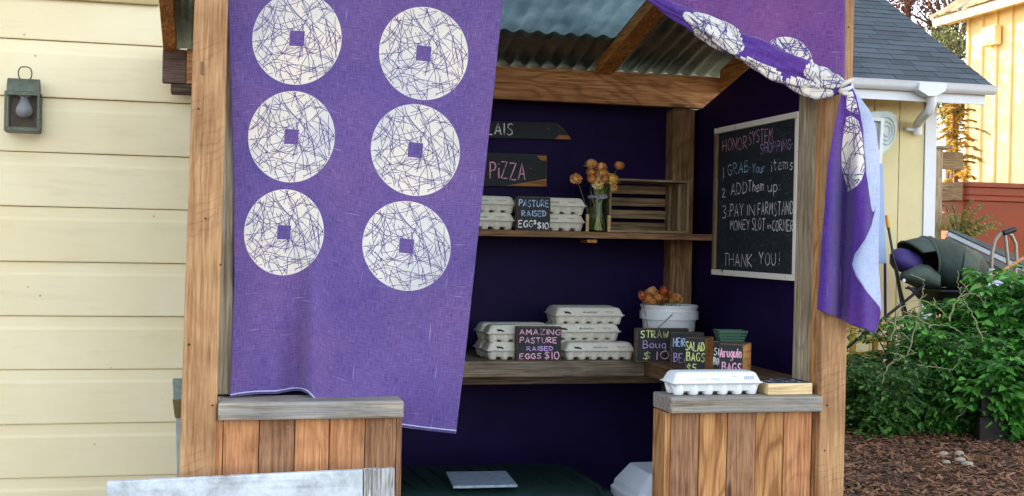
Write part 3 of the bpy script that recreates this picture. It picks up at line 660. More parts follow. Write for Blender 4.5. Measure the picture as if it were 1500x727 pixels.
# ================================================================== CHALK BLOCK SIGNS
def blocksign(label, P, rz, w, h, d, lines, side=W_blockg, endm=None, patch=False):
    """block with a black painted face on its local -Y side; P = front lower-left corner"""
    t = thing('chalk_sign', label, 'chalk sign', P, rz)
    obj('block', MB().box(0, w, 0, d, 0, h), side, t, world=False, bevel=.002)
    if endm: obj('end_grain', MB().box(w+.0003, w+.0018, .002, d-.002, .002, h-.002), endm, t, world=False)
    obj('painted_face', MB().box(.003, w-.003, -.0015, -.0003, .003, h-.003), M_chalkb, t, world=False)
    for txt, fx, fy, hh, cw, mat in lines:
        m = MB(); write(m, txt, (fx*w, -.0017, fy*h), (1, 0, 0), (0, 0, 1), (0, -1, 0), hh*h, .0040, 1, .14, lift=.0007, fit=cw*w); obj('chalk_lettering', m, mat, t, world=False)
    return t
def bw(pa, pb, Y): return at(pb, 400, Y).x-at(pa, 400, Y).x
Y1 = 4.575
blocksign('black chalk sign AMAZING PASTURE RAISED EGGS $10 on the lower shelf', (at(757, 500, Y1).x, Y1, zl_+.001), 0, bw(757, 822.5, Y1), .131, .035,
    [('AMAZING', .06, .76, .16, .90, M_chalkp), ('PASTURE', .07, .52, .16, .82, M_chalkp), ('RAISED', .23, .30, .12, .58, M_chalkv), ('EGGS', .07, .06, .15, .47, M_chalkp), ('$10', .62, .05, .22, .33, M_chalkp)])
Y2 = 4.73
blocksign('small black chalk sign PASTURE RAISED EGGS $10 on the upper shelf', (at(757, 320, Y2).x, Y2, zu+.001), 0, bw(757, 806, Y2), .134, .03,
    [('PASTURE', .06, .70, .19, .88, M_chalkbl), ('RAISED', .15, .42, .16, .72, M_chalkbl), ('EGG', .05, .08, .20, .42, M_chalkw), ('s', .50, .18, .16, .08, M_chalkw), ('$10', .61, .05, .19, .34, M_chalkw)])
def onz(px, py, z): return atz(px, py, z)
p = onz(932, 530.5, zl_+.002)
blocksign('black block sign STRAW Bouq. $10 standing before the white bucket', (p.x, p.y, zl_+.002), R(0), .215, .130, .035,
    [('STRAW', .07, .72, .21, .52, M_chalky), ('Bouq.', .12, .42, .22, .50, M_chalkv), ('$', .12, .08, .22, .13, M_chalky), ('10', .36, .08, .24, .26, M_chalkp)])
p = at(982, 540, 4.37)
blocksign('black block sign HEIR BEANS partly hidden by the salad sign', (p.x, 4.37, zl_+.002), R(-14), .125, .126, .04,
    [('HEIR', .07, .58, .25, .36, M_chalkbl), ('BEANS', .10, .10, .26, .75, M_chalkv)])
p = at(1003, 540, 4.13)
blocksign('block sign SALAD BAGS $5 with orange end grain', (p.x, 4.13, zl_+.002), R(-38), .076, .126, .100,
    [('SALAD', .03, .64, .25, .92, M_chalky), ('BAGS', .10, .34, .24, .85, M_chalky), ('$5', .1, .03, .22, .45, M_chalky)], W_blockg, W_block)
p = at(1045, 540, 4.02)
blocksign('dark block with white chalk marks squeezed between the salad and arugula signs', (p.x, 4.02, zl_+.002), R(-38), .07, .122, .03,
    [('SI', .02, .60, .2, .25, M_chalkw), ('BO', .02, .32, .2, .25, M_chalkw)])
p = at(1053, 540, 3.92)
blocksign('block sign Arugula BAGS nearest the front on the side shelf', (p.x, 3.92, zl_+.002), R(-38), .082, .122, .115,
    [('Arugula', .04, .62, .26, .90, M_chalkp), ('BAGS', .16, .22, .26, .78, M_chalkp)], W_blockg, W_block)
arug = p
# green berry basket on top of the rear of the arugula block
M_green = plain('green_basket_plastic', '#1f4c38', .5, .2, 40)
bkt = thing('berry_basket', 'small green plastic berry basket sitting on the arugula block', 'basket', (p.x+.075, 4.00, zl_+.125), R(-8))
m = MB()
for k in range(4):
    z = .002+k*.0095; hx = .040+k*.0035; hy = .026+k*.003
    for a in (-1, 1):
        m.box(-hx-.001, hx+.001, a*hy-.0012, a*hy+.0012, z, z+.0045); m.box(a*hx-.0012, a*hx+.0012, -hy, hy, z+.0002, z+.0043)
for i in range(10):
    f = -1+2*i/9
    for a in (-1, 1): m.prism([(f*.040-.002, a*.026, .001), (f*.040+.002, a*.026, .001), (f*.0505+.002, a*.035, .036), (f*.0505-.002, a*.035, .036)], (0, .0009, 0))
m.box(-.039, .039, -.025, .025, 0, .0015)
obj('basket_wall', m, M_green, bkt, world=False)
m = MB(); m.rrect([(.053, .037, .008, .034), (.055, .039, .008, .034), (.055, .039, .008, .039), (.052, .036, .008, .039)], 3); 
m.f = m.f[:-2]; m.mi = m.mi[:-2]; obj('basket_rim', m, M_green, bkt, world=False)
# flat-lying block on the right counter
pa = at(1125, 580, 3.53).x; pb = at(1190, 580, 3.53).x
fb = thing('chalk_sign', 'pale wooden block lying flat on the right front counter with chalk marks on top', 'chalk sign', (pa, 3.53, ZC+.001), R(0))
obj('block', MB().box(0, pb-pa, 0, .125, 0, .036), W_pine, fb, world=False, bevel=.002)
obj('painted_face', MB().box(.002, pb-pa-.002, .002, .123, .0363, .0375), M_chalkb, fb, world=False)
m = MB(); write(m, 'CORN', (.008, .07, .0378), (1, 0, 0), (0, 1, 0), (0, 0, 1), .038, .005, 1.1); write(m, 'PEAS', (.010, .015, .0378), (1, 0, 0), (0, 1, 0), (0, 0, 1), .038, .005, 1.1)
m = MB(); rr = random.Random(4)
for k in range(16):
    x, y = rr.uniform(.01, .12), rr.uniform(.012, .1); m.ribbon([(x, y, .0382), (x+rr.uniform(-.02, .025), y+rr.uniform(-.015, .02), .0382), (x+rr.uniform(-.02, .03), y+rr.uniform(-.02, .02), .0382)], Vector((0, 0, 1)), .005)
obj('chalk_marks', m, M_chalkbl, fb, world=False)

# ================================================================== CRATE, JAR, BUCKET AND FLOWERS
YC0, YC1 = 4.74, 4.955
ca = at(893, 300, YC0).x; cbx = min(at(1010, 300, YC0).x, XR-.05); cz1 = at(950, 263, YC0).z; cz0 = zu+.001
crate = thing('wooden_crate', 'empty weathered wooden crate lying on its side at the right of the upper shelf', 'crate', ((ca+cbx)/2, YC0, cz0))
tk = .009
for nm, b in (('side_board', (cbx-tk*1.2, cbx, YC0, YC1, cz0+tk+.0005, cz1-tk-.0005)), ('side_board', (ca, ca+tk, YC0, YC1, cz0+tk+.0005, cz1-tk-.0005))):
    obj(nm, MB().box(*b), W_cratez, crate, bevel=.0015)
for nm, b in (('top_board', (cz1-tk, cz1)), ('bottom_board', (cz0, cz0+tk))):
    obj(nm, MB().box(ca-.002, cbx+.002, YC0-.001, (YC0+YC1)/2-.004, b[0], b[1]), W_crate, crate, bevel=.0015); obj(nm, MB().box(ca-.002, cbx+.002, (YC0+YC1)/2+.004, YC1, b[0], b[1]), W_crate, crate, bevel=.0015)
hh = (cz1-cz0-2*tk)
for k in range(4):
    z = cz0+tk+hh*(k*.262); obj('back_slat', MB().box(ca+.003, cbx-.003, YC1+.0005, YC1+.007, z, z+hh*.175), W_crate, crate, bevel=.001)
for x in (cbx-tk*1.2-.013, ca+tk+.0005): obj('corner_batten', MB().box(x, x+.012, YC1-.045, YC1-.001, cz0+tk+.001, cz1-tk-.001), W_cratez, crate, bevel=.001)
for x in (cbx-tk*1.2-.017,): obj('corner_batten', MB().box(x, x+.016, YC0+.06, YC0+.10, cz0+tk+.001, cz1-tk-.001), W_cratez, crate, bevel=.001)
# small pine strips either side of the jar
jx = at(875.5, 300, 4.77).x; JY = 4.775
M_water = glassmat('greenish_jar_water', (.88, .95, .80), .0, 1.12)
jar = thing('glass_jar', 'clear glass jar with strawflowers and twine on the upper shelf', 'jar', (jx, JY, zu+.001))
hj = at(876, 276, JY).z-zu
pr = [(.040, 0), (.045, .004), (.045, hj*.62), (.042, hj*.74), (.033, hj*.84), (.033, hj*.86), (.036, hj*.875), (.034, hj*.90), (.036, hj*.93), (.035, hj)]
m = MB(); m.lathe(pr+[(r-.0025, z) for r, z in pr[::-1][:-1]]+[(.04, .005)], (jx, JY, zu+.001), 28); obj('glass_body', m, M_glass, jar, smooth=50)
obj('water', MB().lathe([(.038, .006), (.0415, .010), (.0415, hj*.55)], (jx, JY, zu+.001), 24), M_water, jar, smooth=50)
M_twine = plain('blue_grey_ribbon', '#9a9aa8', .8, .2, 60)
m = MB()
for k in range(3): m.tube([(jx+.0375*math.cos(a*math.pi/12), JY+.0375*math.sin(a*math.pi/12), zu+hj*(.78+.018*k)) for a in range(25)], .0022, 5, False)
for sgn in (-1, 1):
    m.tube([(jx, JY-.039, zu+hj*.79), (jx+sgn*.018, JY-.046, zu+hj*.86), (jx+sgn*.028, JY-.044, zu+hj*.80), (jx+sgn*.012, JY-.043, zu+hj*.76), (jx, JY-.040, zu+hj*.78)], .0028, 5)
m.tube([(jx, JY-.041, zu+hj*.78), (jx-.02, JY-.048, zu+hj*.70), (jx-.005, JY-.05, zu+hj*.60)], .0025, 5)
obj('ribbon_tie', m, M_twine, jar, smooth=60)
for k, px in enumerate((859.5, 891)):
    x = at(px, 320, 4.735).x; tag(obj('wood_strip', MB().box(x-.006, x+.006, 4.722, 4.732, zu+.001, at(px, 314, 4.73).z-(.004 if k else 0)), W_pine, bevel=.001), 'pale upright wood strip %s the flower jar on the upper shelf' % ('between the crate and' if k else 'left of'), 'wood strip')
M_stem = plain('flower_stem_green', '#5c7440', .7, .25, 60)
M_pet = {k: leafmat('strawflower_petal_'+k, a, b, .15, .45) for k, a, b in (('rust', '#a85c28', '#e8a860'), ('orange', '#c4803a', '#f6cb86'), ('gold', '#d89c2c', '#fbdc84'), ('pale', '#dcc078', '#fbeeb8'), ('dark', '#7a2c14', '#d06a34'))}
M_cen = plain('strawflower_centre', '#c87818', .8, .3, 200)
def flowermesh(open_=True):
    """domed strawflower head: overlapping papery bracts hugging a globe, with a short open frill below"""
    m = MB(); rr = random.Random(5)
    def sp(lat, az, r): return Vector((math.cos(lat)*math.cos(az)*r, math.cos(lat)*math.sin(az)*r, math.sin(lat)*r*.85+.1))
    for ring, (n, lat, r0) in enumerate(((12, -50, .56), (13, -28, .62), (13, -6, .64), (11, 16, .62), (9, 38, .56), (6, 58, .5))):
        for i in range(n):
            a = 2*math.pi*(i+ring*.5)/n+rr.uniform(-.08, .08); w_ = 3.4/n*(1+.1*ring); la = R(lat+rr.uniform(-4, 4)); dl = R(24); out = .10+rr.uniform(0, .05)
            m.add([sp(la, a-w_*.35, r0), sp(la, a+w_*.35, r0), sp(la+dl, a+w_*.42, r0+out*.7), sp(la+dl*1.75, a, r0+out*.8), sp(la+dl, a-w_*.42, r0+out*.7)], [(0, 1, 2, 3, 4)])
    if open_:
        for i in range(15):
            a = 2*math.pi*i/15+rr.uniform(-.1, .1); q = Vector((-math.sin(a), math.cos(a), 0)); d = Vector((math.cos(a), math.sin(a), rr.uniform(-.1, .3))); o = d*.4+Vector((0, 0, -.12))
            m.add([o-q*.09, o+q*.09, o+d*.35+q*.13, o+d*.55+Vector((0, 0, .04)), o+d*.35-q*.13], [(0, 1, 2, 3, 4)])
    m.lathe([(.1, -.42), (.42, -.3), (.54, 0), (.45, .3), (.2, .5)], (0, 0, .05), 12)
    return m
fl_m = flowermesh(); bud_m = flowermesh(False); cen = MB().lathe([(.05, .52), (.26, .54), (.22, .70), (.08, .74)], (0, 0, 0), 10); cal = MB().lathe([(.05, -.35), (.3, -.2), (.42, .0), (.3, .1)], (0, 0, 0), 10)
meshes = {}
def strawflower(P, r, kind, tilt, az, foot, label, group, openc=True):
    P = Vector(P); t = thing('strawflower', label, 'flower', foot, 0, group)
    hk = (kind, openc)
    if hk not in meshes:
        h = obj('flower_head', fl_m if openc else bud_m, M_pet[kind], t, world=False); meshes[hk] = h.data
    else:
        h = bpy.data.objects.new('flower_head', meshes[hk]); COL.objects.link(h); h.parent = t
    h.location = P-Vector(foot); h.scale = (r, r, r); h.rotation_euler = (R(tilt)*math.cos(az), R(tilt)*math.sin(az), az)
    for nm, mm, mt in (('centre', cen, M_cen), ('calyx', cal, M_pet['dark'])):
        if nm == 'centre' and not openc: continue
        if nm not in meshes: meshes[nm] = obj(nm, mm, mt, h, world=False, smooth=60).data
        else:
            c = bpy.data.objects.new(nm, meshes[nm]); COL.objects.link(c); c.parent = h
    f = Vector(foot); mid = (P+f)/2+Vector(((P.x-f.x)*-.12, 0, (P.z-f.z)*.12)); 
    pth = [f*(1-s_)**2+mid*2*s_*(1-s_)+P*s_*s_ for s_ in [i/8 for i in range(9)]]
    obj('stem', MB().tube(pth, .0014, 5), M_stem, t, smooth=60)
GJ = 'strawflowers in the glass jar'; rr = random.Random(11)
jf = [(844, 262, 8, 'orange', 60, 'small strawflower leaning far left out of the jar on a bent stem'), (907, 244, 8.5, 'rust', 30, 'rust strawflower on its own stem high at the right of the jar'),
      (866, 242, 9.5, 'orange', 10, 'topmost strawflower at the upper left of the jar bunch'), (881, 246, 8.5, 'orange', 10, 'strawflower right of the topmost bloom in the jar bunch'),
      (866, 254, 9, 'rust', 55, 'coppery strawflower on the left side of the jar bunch, middle'), (883, 255, 9, 'orange', 50, 'large orange strawflower at the centre of the jar bunch'),
      (867, 263, 8.5, 'rust', 60, 'lowest strawflower on the left edge of the jar bunch'), (886, 263, 7, 'rust', 70, 'rust strawflower tucked between centre and gold blooms in the jar'),
      (897, 263, 9.5, 'gold', 45, 'bright gold strawflower at the right of the jar bunch'), (875.5, 269, 8, 'pale', 75, 'pale yellow open strawflower facing forward above the jar rim'),
      (900, 275, 5, 'orange', 80, 'small drooping strawflower bud below the gold bloom in the jar')]
for i, (px, py, r, k, tl, lb) in enumerate(jf):
    Y = 4.765-(.03 if tl > 55 else 0)-.002*i; P = at(px, py, Y)
    a = rr.uniform(0, 6.28); foot = Vector((jx+.028*math.cos(a), JY+.028*math.sin(a), zu+.012))
    strawflower(P, r/370*1.35, k, tl, 0, foot, lb, GJ, k in ('pale', 'gold', 'orange'))
m = MB()
for i in range(26):
    a = rr.uniform(0, 6.28); b = a+math.pi+rr.uniform(-.9, .9); q = rr.uniform(.01, .037)
    m.tube([(jx+q*math.cos(a), JY+q*math.sin(a), zu+.01), (jx+.01*math.cos(b), JY+.01*math.sin(b), zu+hj*.55), (jx+.028*math.cos(b), JY+.028*math.sin(b), zu+hj*rr.uniform(.9, 1.1))], .0024, 5)
o = obj('cut_stem_bundle', m, leafmat('stem_bundle', '#4f8a34', '#d0b45a', .1)); tag(o, 'bundle of green and straw stems standing in the glass jar', 'stems'); o['kind'] = 'stuff'
# bucket
BY = 4.76; bx = at(980, 460, BY).x; btz = at(980, 446, BY).z; hb = btz-zl_-.002; rb = (at(1020, 446, BY).x-at(939, 446, BY).x)/2
bk = thing('bucket', 'white plastic bucket full of strawflower heads behind the STRAW sign', 'bucket', (bx, BY, zl_+.001))
M_buck = plain('white_bucket_plastic', '#dcdfe2', .35, .05, 20, bump=.05)
prb = [(rb*.80, 0), (rb*.82, .003), (rb*.905, hb*.70), (rb*.91, hb*.72), (rb*1.0, hb*.725), (rb*1.0, hb*.76), (rb*1.0, hb*.88), (rb*.95, hb*.885), (rb*.945, hb*.95), (rb*.985, hb*.955), (rb*.985, hb*.985), (rb*.96, hb)]
m = MB(); m.lathe(prb+[(r-.004, z) for r, z in prb[::-1] if r < rb*.97][:4]+[(rb*.8, .05)], (bx, BY, zl_+.001), 36); obj('pail', m, M_buck, bk, smooth=35)
hp0 = at(985.5, 460, BY-rb).z
q0 = at(986, 459.5, BY-rb*.99); q1 = at(962, 481, BY-rb*.96)
m = MB(); m.tube([q0, q0+(q1-q0)*.3+Vector((0, -.006, 0)), q0+(q1-q0)*.7+Vector((0, -.008, 0)), q1+Vector((0, -.006, 0)), q1+Vector((-.04, .0, -.035))], .0016, 6); obj('wire_handle', m, plain('handle_wire', '#3a4046', .4, .1, 20, metal=.6), bk, smooth=60)
m = MB(); m.lathe([(.007, -.0), (.007, .004)], (0, 0, 0), 10); m.v = [(q0.x+p[0], BY-rb*.985-p[2], q0.z+p[1]) for p in m.v]; obj('handle_boss', m, M_buck, bk)
GB = 'strawflower heads heaped in the white bucket'
BL = ['dark red strawflower head at the far left edge of the bucket heap', 'rust strawflower head low at the left of the bucket heap', 'small orange strawflower head topmost on the left of the bucket heap', 'rust strawflower head just right of the topmost left one in the bucket',
    'gold strawflower head at the middle left of the bucket heap', 'dark red strawflower head topmost at the centre of the bucket heap', 'rust strawflower head at the centre of the bucket heap', 'dark red strawflower head right of centre in the bucket heap', 'rust strawflower head at the front centre near the bucket rim',
    'orange strawflower head toward the right of the bucket heap', 'rust strawflower head second from the right in the bucket heap', 'gold strawflower head at the far right of the bucket heap', 'dark red strawflower head against the left bucket rim', 'rust strawflower head high right of centre in the bucket',
    'dark red strawflower head at the front rim right of centre', 'rust strawflower head at the front rim left of centre']
kinds = ['dark', 'rust', 'orange', 'rust', 'gold', 'dark', 'rust']
for i, (px, py, r) in enumerate([(939, 434, 6.5), (949, 438, 7), (955, 427, 6), (961, 431, 5.5), (951, 431, 6.5), (972, 427, 6.5), (966, 437, 6.5), (976, 437, 7), (962, 441, 6), (984, 440, 6), (991, 437, 6.5), (997, 441, 4.5), (945, 441, 5), (980, 431, 5), (968, 443, 6), (956, 443, 5.5)]):
    Yq = BY-.05+.018*(i % 5); P = at(px, py, Yq); 
    strawflower(P, r/362*1.75, kinds[i % 7], rr.uniform(20, 70), rr.uniform(-1, 1), (bx+.6*(P.x-bx), BY+.5*(P.y-BY), zl_+.02), BL[i], GB, False)

# ================================================================== UNDER THE SHELF
M_tub = plain('dark_green_plastic', '#0a2422', .45, .3, 5, bump=.2)
zt_ = .57; tx0 = .20; tx1 = at(882, 700, 4.35).x
tub = thing('storage_bin', 'dark green ribbed storage bin standing low inside the stand', 'storage bin', ((tx0+tx1)/2, 4.35, 0))
cx_ = (tx0+tx1)/2; hx_ = (tx1-tx0)/2
m = MB(); m.rrect([(hx_*.90, .25, .06, .0), (hx_*.94, .265, .06, zt_-.14), (hx_*.97, .28, .06, zt_-.13)], 5); m.v = [(p[0]+cx_, p[1]+4.34, p[2]) for p in m.v]; obj('bin_body', m, M_tub, tub, smooth=40)
m = MB(); m.rrect([(hx_, .29, .08, zt_-.128), (hx_, .29, .10, zt_-.09), (hx_-.02, .28, .12, zt_-.045), (hx_-.06, .255, .12, zt_-.016), (hx_-.10, .22, .12, zt_-.006)], 6); m.v = [(p[0]+cx_, p[1]+4.34, p[2]) for p in m.v]; obj('bin_lid', m, M_tub, tub, smooth=60)
for k in range(15):
    x = tx0+.11+k*(tx1-tx0-.22)/14
    m = MB(); m.tube([(x+.03, 4.06, zt_-.06), (x+.025, 4.11, zt_-.016), (x+.01, 4.2, zt_-.006), (x-.005, 4.4, zt_-.006), (x-.01, 4.54, zt_-.010), (x-.01, 4.6, zt_-.04)], .008, 6); obj('lid_rib', m, M_tub, tub, smooth=60)
ta, tb, tc, td = atz(664, 712, zt_+.012), atz(758, 710, zt_+.012), atz(741, 690, zt_+.012), atz(653, 691, zt_+.012)
tag(obj('stone_tile', MB().prism([ta, tb, tc, td], (0, 0, -.009)), plain('pale_grey_tile', '#8494a4', .5, .3, 35), bevel=.001), 'pale grey rectangular tile lying on the dark green bin', 'tile')
cz = at(950, 688, 4.0).z
coolx0 = at(921, 700, 3.98).x
cool = thing('cooler', 'white plastic cooler half hidden behind the right front counter', 'cooler', (coolx0+.25, 4.03, 0))
M_cool = plain('white_cooler_plastic', '#c6ccd6', .4, .05, 12, bump=.05)
m = MB(); m.rrect([(.20, .13, .03, .0), (.225, .15, .03, cz-.12)], 4); m.v = [(p[0]+coolx0+.235, p[1]+4.03, p[2]) for p in m.v]; obj('cooler_body', m, M_cool, cool, smooth=40)
m = MB(); m.rrect([(.235, .16, .03, cz-.119), (.238, .162, .03, cz-.085), (.230, .155, .03, cz-.080), (.226, .150, .03, cz-.06), (.185, .12, .025, cz-.006), (.180, .115, .02, cz)], 4); m.v = [(p[0]+coolx0+.235, p[1]+4.03, p[2]) for p in m.v]; obj('cooler_lid', m, M_cool, cool, smooth=20, bevel=.004)
obj('lid_recess', MB().box(coolx0+.115, coolx0+.35, 3.955, 3.985, cz-.002, cz+.0015), plain('recess_grey', '#6a7480', .6), cool)

# ================================================================== BOARDS AT THE FRONT LEFT
M_ww = None
def whitewash():
    t = NT('worn_whitewash'); v = t.coord('Object', (3, 3, 3)); n = t.noise(v, 2.2, 8, .75); col = t.ramp(n, [(.33, lin('#6d6458')), (.42, lin('#a4a8a9')), (.55, lin('#c6ccd1')), (.72, lin('#e4e9ee'))])
    v2 = t.coord('Object', (1.5, 40, 40)); n2 = t.noise(v2, 1, 7, .7); col = t.mix(.55, col, t.ramp(n2, [(.33, (.55, .53, .5)), (.5, (1, 1, 1))]), 'MULTIPLY'); t.base(col, .7); t.bump(n2, .5, .0015); return t.m
M_ww = whitewash(); YW = 3.36
wb = thing('weathered_board', 'long worn white plank leaning low across the front left of the stand', 'plank', (at(360, 700, YW).x, YW, 0))
def wbp(a, b, c, d, nm, mat, Y=YW, dep=.022): obj(nm, pquad(a, b, c, d, Y, dep), mat, wb, bevel=.003)
wbp((156, 706.5), (531.5, 688.5), (531.5, 790), (152, 800), 'board', M_ww)
wbp((532.5, 688), (578.5, 686), (576.5, 1000), (530.5, 1000), 'upright_board', wood('worn_white_upright', '#77726c', '#d8dadb', 'z', ring=.5, rnd=(1, 1)), YW+.001)
wbp((156, 803), (530, 795), (530, 900), (154, 905), 'lower_board', M_ww)
wbp((170, 905), (200, 905), (198, 1010), (168, 1010), 'short_leg', M_ww, YW+.023)
# shim board and bracket behind the left post
YS = 4.2
a = at(253.5, 556, YS); b = at(268, 556, YS)
sh = thing('grey_stake', 'short grey metal-capped stake peeking out behind the left front post', 'stake', ((a.x+b.x)/2, YS, 0))
m = MB(); a2 = at(259, 700, YS); b2 = at(285, 700, YS); m.prism([at(257, 612, YS), at(285, 612, YS), down(at(285, 612, YS), b2, 0), down(at(257, 612, YS), a2, 0)], (0, .03, 0)); obj('stake_leg', m, plain('pale_painted_wood', '#a9aca4', .7), sh, bevel=.002)
obj('metal_cap', pquad((252.5, 556), (285, 556), (285, 588), (254, 588), YS-.004, .035), plain('galvanised_cap', '#7c8a84', .4, .3, 60, metal=.7), sh, bevel=.004)
obj('brown_block', pquad((252.5, 586), (285, 586), (285, 612), (256, 612), YS-.012, .05), plain('mustard_brown_block', '#6e5a2c', .7, .2, 30), sh, bevel=.002)

# ================================================================== CURTAINS
M_clo = cloth('purple_linen', '#4c3472', '#7f69a6', '#b2a6ca', .2)
M_clr = cloth('purple_linen_tied', '#542e74', '#8a5c98', '#c2a8ca', .25)
M_cwh = cloth('white_fabric_print', '#d2cbc0', '#e8e2d8', '#f4f0e8', .15)
M_cln = plain('dark_print_line', '#54497e', .9, .2, 100, bump=0)
M_rev = cloth('pale_fabric_reverse', '#a3b0d2', '#ccd6ec', '#e6ecf8', .2)
def smooth(a, b, x): t = max(0, min(1, (x-a)/(b-a))); return t*t*(3-2*t)
def pw(pts, x):
    if x <= pts[0][0]: return pts[0][1]
    for (a, b), (c, d) in zip(pts, pts[1:]):
        if x <= c: return b+(d-b)*(x-a)/(c-a)
    return pts[-1][1]
def crackle(seed, n=58):
    """polyline strokes inside the unit disc, made of twig-like straight strokes"""
    r_ = random.Random(seed); out = []
    hubs = [(math.cos(a)*q+r_.uniform(-.06, .06), math.sin(a)*q+r_.uniform(-.06, .06)) for a, q in [(2.4*i_+.4, math.sqrt((i_+1.5)/35)) for i_ in range(34)]]
    for k in range(int(n*2.6)):
        if k % 5 < 3:
            hx, hy = hubs[k*7 % 34]; a = r_.uniform(0, math.pi); L = r_.uniform(.3, .95)
        else: hx, hy = r_.uniform(-.9, .9), r_.uniform(-.9, .9); a = r_.uniform(0, 3.14); L = r_.uniform(.3, .85)
        f = r_.uniform(0, 1); bend = r_.uniform(-.12, .12); p = []
        for i in range(9):
            s_ = (i/8-f)*L; q = bend*L*(4*(i/8)*(1-i/8)); p.append((hx+math.cos(a)*s_-math.sin(a)*q, hy+math.sin(a)*s_+math.cos(a)*q))
        out.append(p)
    return out
def split(path, inside):
    cur = []; res = []
    for p in path:
        if inside(*p): cur.append(p)
        else:
            if len(cur) > 1: res.append(cur)
            cur = []
    if len(cur) > 1: res.append(cur)
    return res
# main curtain; cloth plane described over picture columns/rows, Y folds by fn
def Ymain(px, py):
    s_ = (px-335)/(735-335); t = (py+130)/(765)
    y = YF+.075+.02*smooth(0, 1, s_)+.045*t*smooth(.25, 1, s_)
    y += .018*math.sin(s_*5.2+.6+t*1.0)*(.4+.6*t) - .007*math.sin(s_*13+t*2)*smooth(.2, 1, t)
    y += -.036*math.exp(-((px-(458-.03*(py-450)))/16)**2)*smooth(330, 560, py) + .044*math.exp(-((px-(432))/20)**2)*smooth(330, 560, py)
    y += .004*math.sin(py*.03+px*.02)
    return y
lft = [(-140, 331), (0, 334), (120, 338), (270, 342), (400, 343), (577, 337), (640, 333)]
rgt = [(-140, 751), (0, 737), (150, 721.5), (330, 702), (500, 684), (635, 668)]
botm = [(333, 583), (345, 580.5), (370, 577.5), (400, 577), (425, 572.5), (436, 573), (446, 577), (455, 586), (470, 600), (500, 612), (540, 620), (583, 625.5), (625, 631), (668, 635.5)]
def cmap(u, v):
    xb = 333+u*(668-333); yb_ = pw(botm, xb); yt = -140
    y = yt+(yb_-yt)*v; x = pw(lft, y)+(pw(rgt, y)-pw(lft, y))*u
    return x, y
NU, NV = 150, 190; m = MB(); uvs = []
def cpt(u, v): x, y = cmap(u, v); return at(x, y, Ymain(x, y))
m.grid(cpt, NU, NV)
for j in range(NV+1):
    for i in range(NU+1): uvs.append((i/NU*.82, -j/NV*1.52))
cur = thing('curtain', 'large flat purple linen curtain printed with six white crackled discs', 'curtain', (.45, YF+.09, at(400, 580, 3.6).z))
cm = obj('cloth', m, M_clo, cur, smooth=180, uv=uvs, solid=.0012, off=1)
hm = MB()
for off_, pth in ((0, [cmap(u/120, .994) for u in range(121)]),):
    hm.ribbon([at(x, y, Ymain(x, y)-.0014) for x, y in pth], Vector((0, -1, 0)), .003)
obj('hem_stitching', hm, M_rev, cur)
CR = crackle(21)
for (cx, cy, rx, ry, ang) in ((435, 56.5, 65.5, 68, 0), (427, 200.5, 63.5, 67, 0), (416, 340.5, 58.5, 63, 0), (620.5, 78.5, 65.5, 68, 0), (608.5, 220, 65.5, 67, 0), (595.5, 360.5, 65, 65.5, 0)):
    ex = Vector((.993, .115)) if cx > 500 else Vector((.998, .06)); ey = Vector((-.075, .997))
    def loc(a, b): 
        q = ex*(a*rx)+ey*(b*ry); return cx+q.x, cy+q.y
    hs_ = .165
    m = MB(); uv = []
    NR, NA = 14, 96
    for j in range(NR+1):
        for i in range(NA):
            a = 2*math.pi*i/NA; dx, dy = math.cos(a), math.sin(a); r0 = hs_/max(abs(dx), abs(dy)); r = r0+(1-r0)*j/NR
            x, y = loc(dx*r, dy*r); m.v.append(at(x, y, Ymain(x, y)-.0009)); uv.append((x/500, -y/500))
    for j in range(NR):
        for i in range(NA): m.f.append((j*NA+i, (j+1)*NA+i, (j+1)*NA+(i+1) % NA, j*NA+(i+1) % NA)); m.mi.append(0)
    pc = obj('printed_disc', m, M_cwh, cur, smooth=180, uv=uv)
    m = MB()
    for st_ in CR:
        fine = []
        for (a, b), (c, d) in zip(st_, st_[1:]):
            for k in range(4): fine.append((a+(c-a)*k/4, b+(d-b)*k/4))
        for seg in split(fine, lambda a, b: a*a+b*b < .99 and max(abs(a), abs(b)) > hs_):
            P = [at(*loc(a, b), Ymain(*loc(a, b))-.0016) for a, b in seg]; m.ribbon(P, Vector((0, -1, 0)), .0016)
    obj('crackle_print', m, M_cln, pc)

M_rol = cloth('deep_purple_linen', '#3a1f66', '#5f3c94', '#9884bc', .1)
# tied right curtain: upper panel, twisted roll, hanging tail
YT = YF-.035
tied = thing('tied_curtain', 'purple printed curtain gathered to a knot at the right post with a hanging tail', 'curtain', (2.05, YT, at(1240, 490, YT).z))
rollc = [(-60, -14), (935, -12)]
RP = [(920, -26, 9, 9), (950, -8, 8, 8), (973, 8, 9, 9), (1006, 25, 11, 13), (1028, 37, 13, 17), (1049, 50, 15, 19), (1092, 74, 17, 19), (1138, 95, 20, 22), (1178, 111, 21, 22), (1204, 120, 21, 25), (1222, 125, 16, 18), (1234, 127, 10, 10), (1242, 128, 7, 7)]
def Ypan(px, py): return YT+.012+.006*math.sin(px*.045)+.004*math.sin(px*.11+py*.02)
def rollmid(x):
    return pw([(a, b) for a, b, c, d in RP], x)
m = MB(); uv = []
def pan(u, v):
    x = 925+(1238-925)*u; yt = -150; yb_ = rollmid(x)+2; y = yt+(yb_-yt)*v; return x, y
m.grid(lambda u, v: at(*pan(u, v), Ypan(*pan(u, v))), 60, 40)
for j in range(41):
    for i in range(61): uv.append((i/60*.7, -pan(i/60, j/40)[1]/446))
obj('upper_cloth', m, M_clr, tied, smooth=180, uv=uv, solid=.0012, off=1)
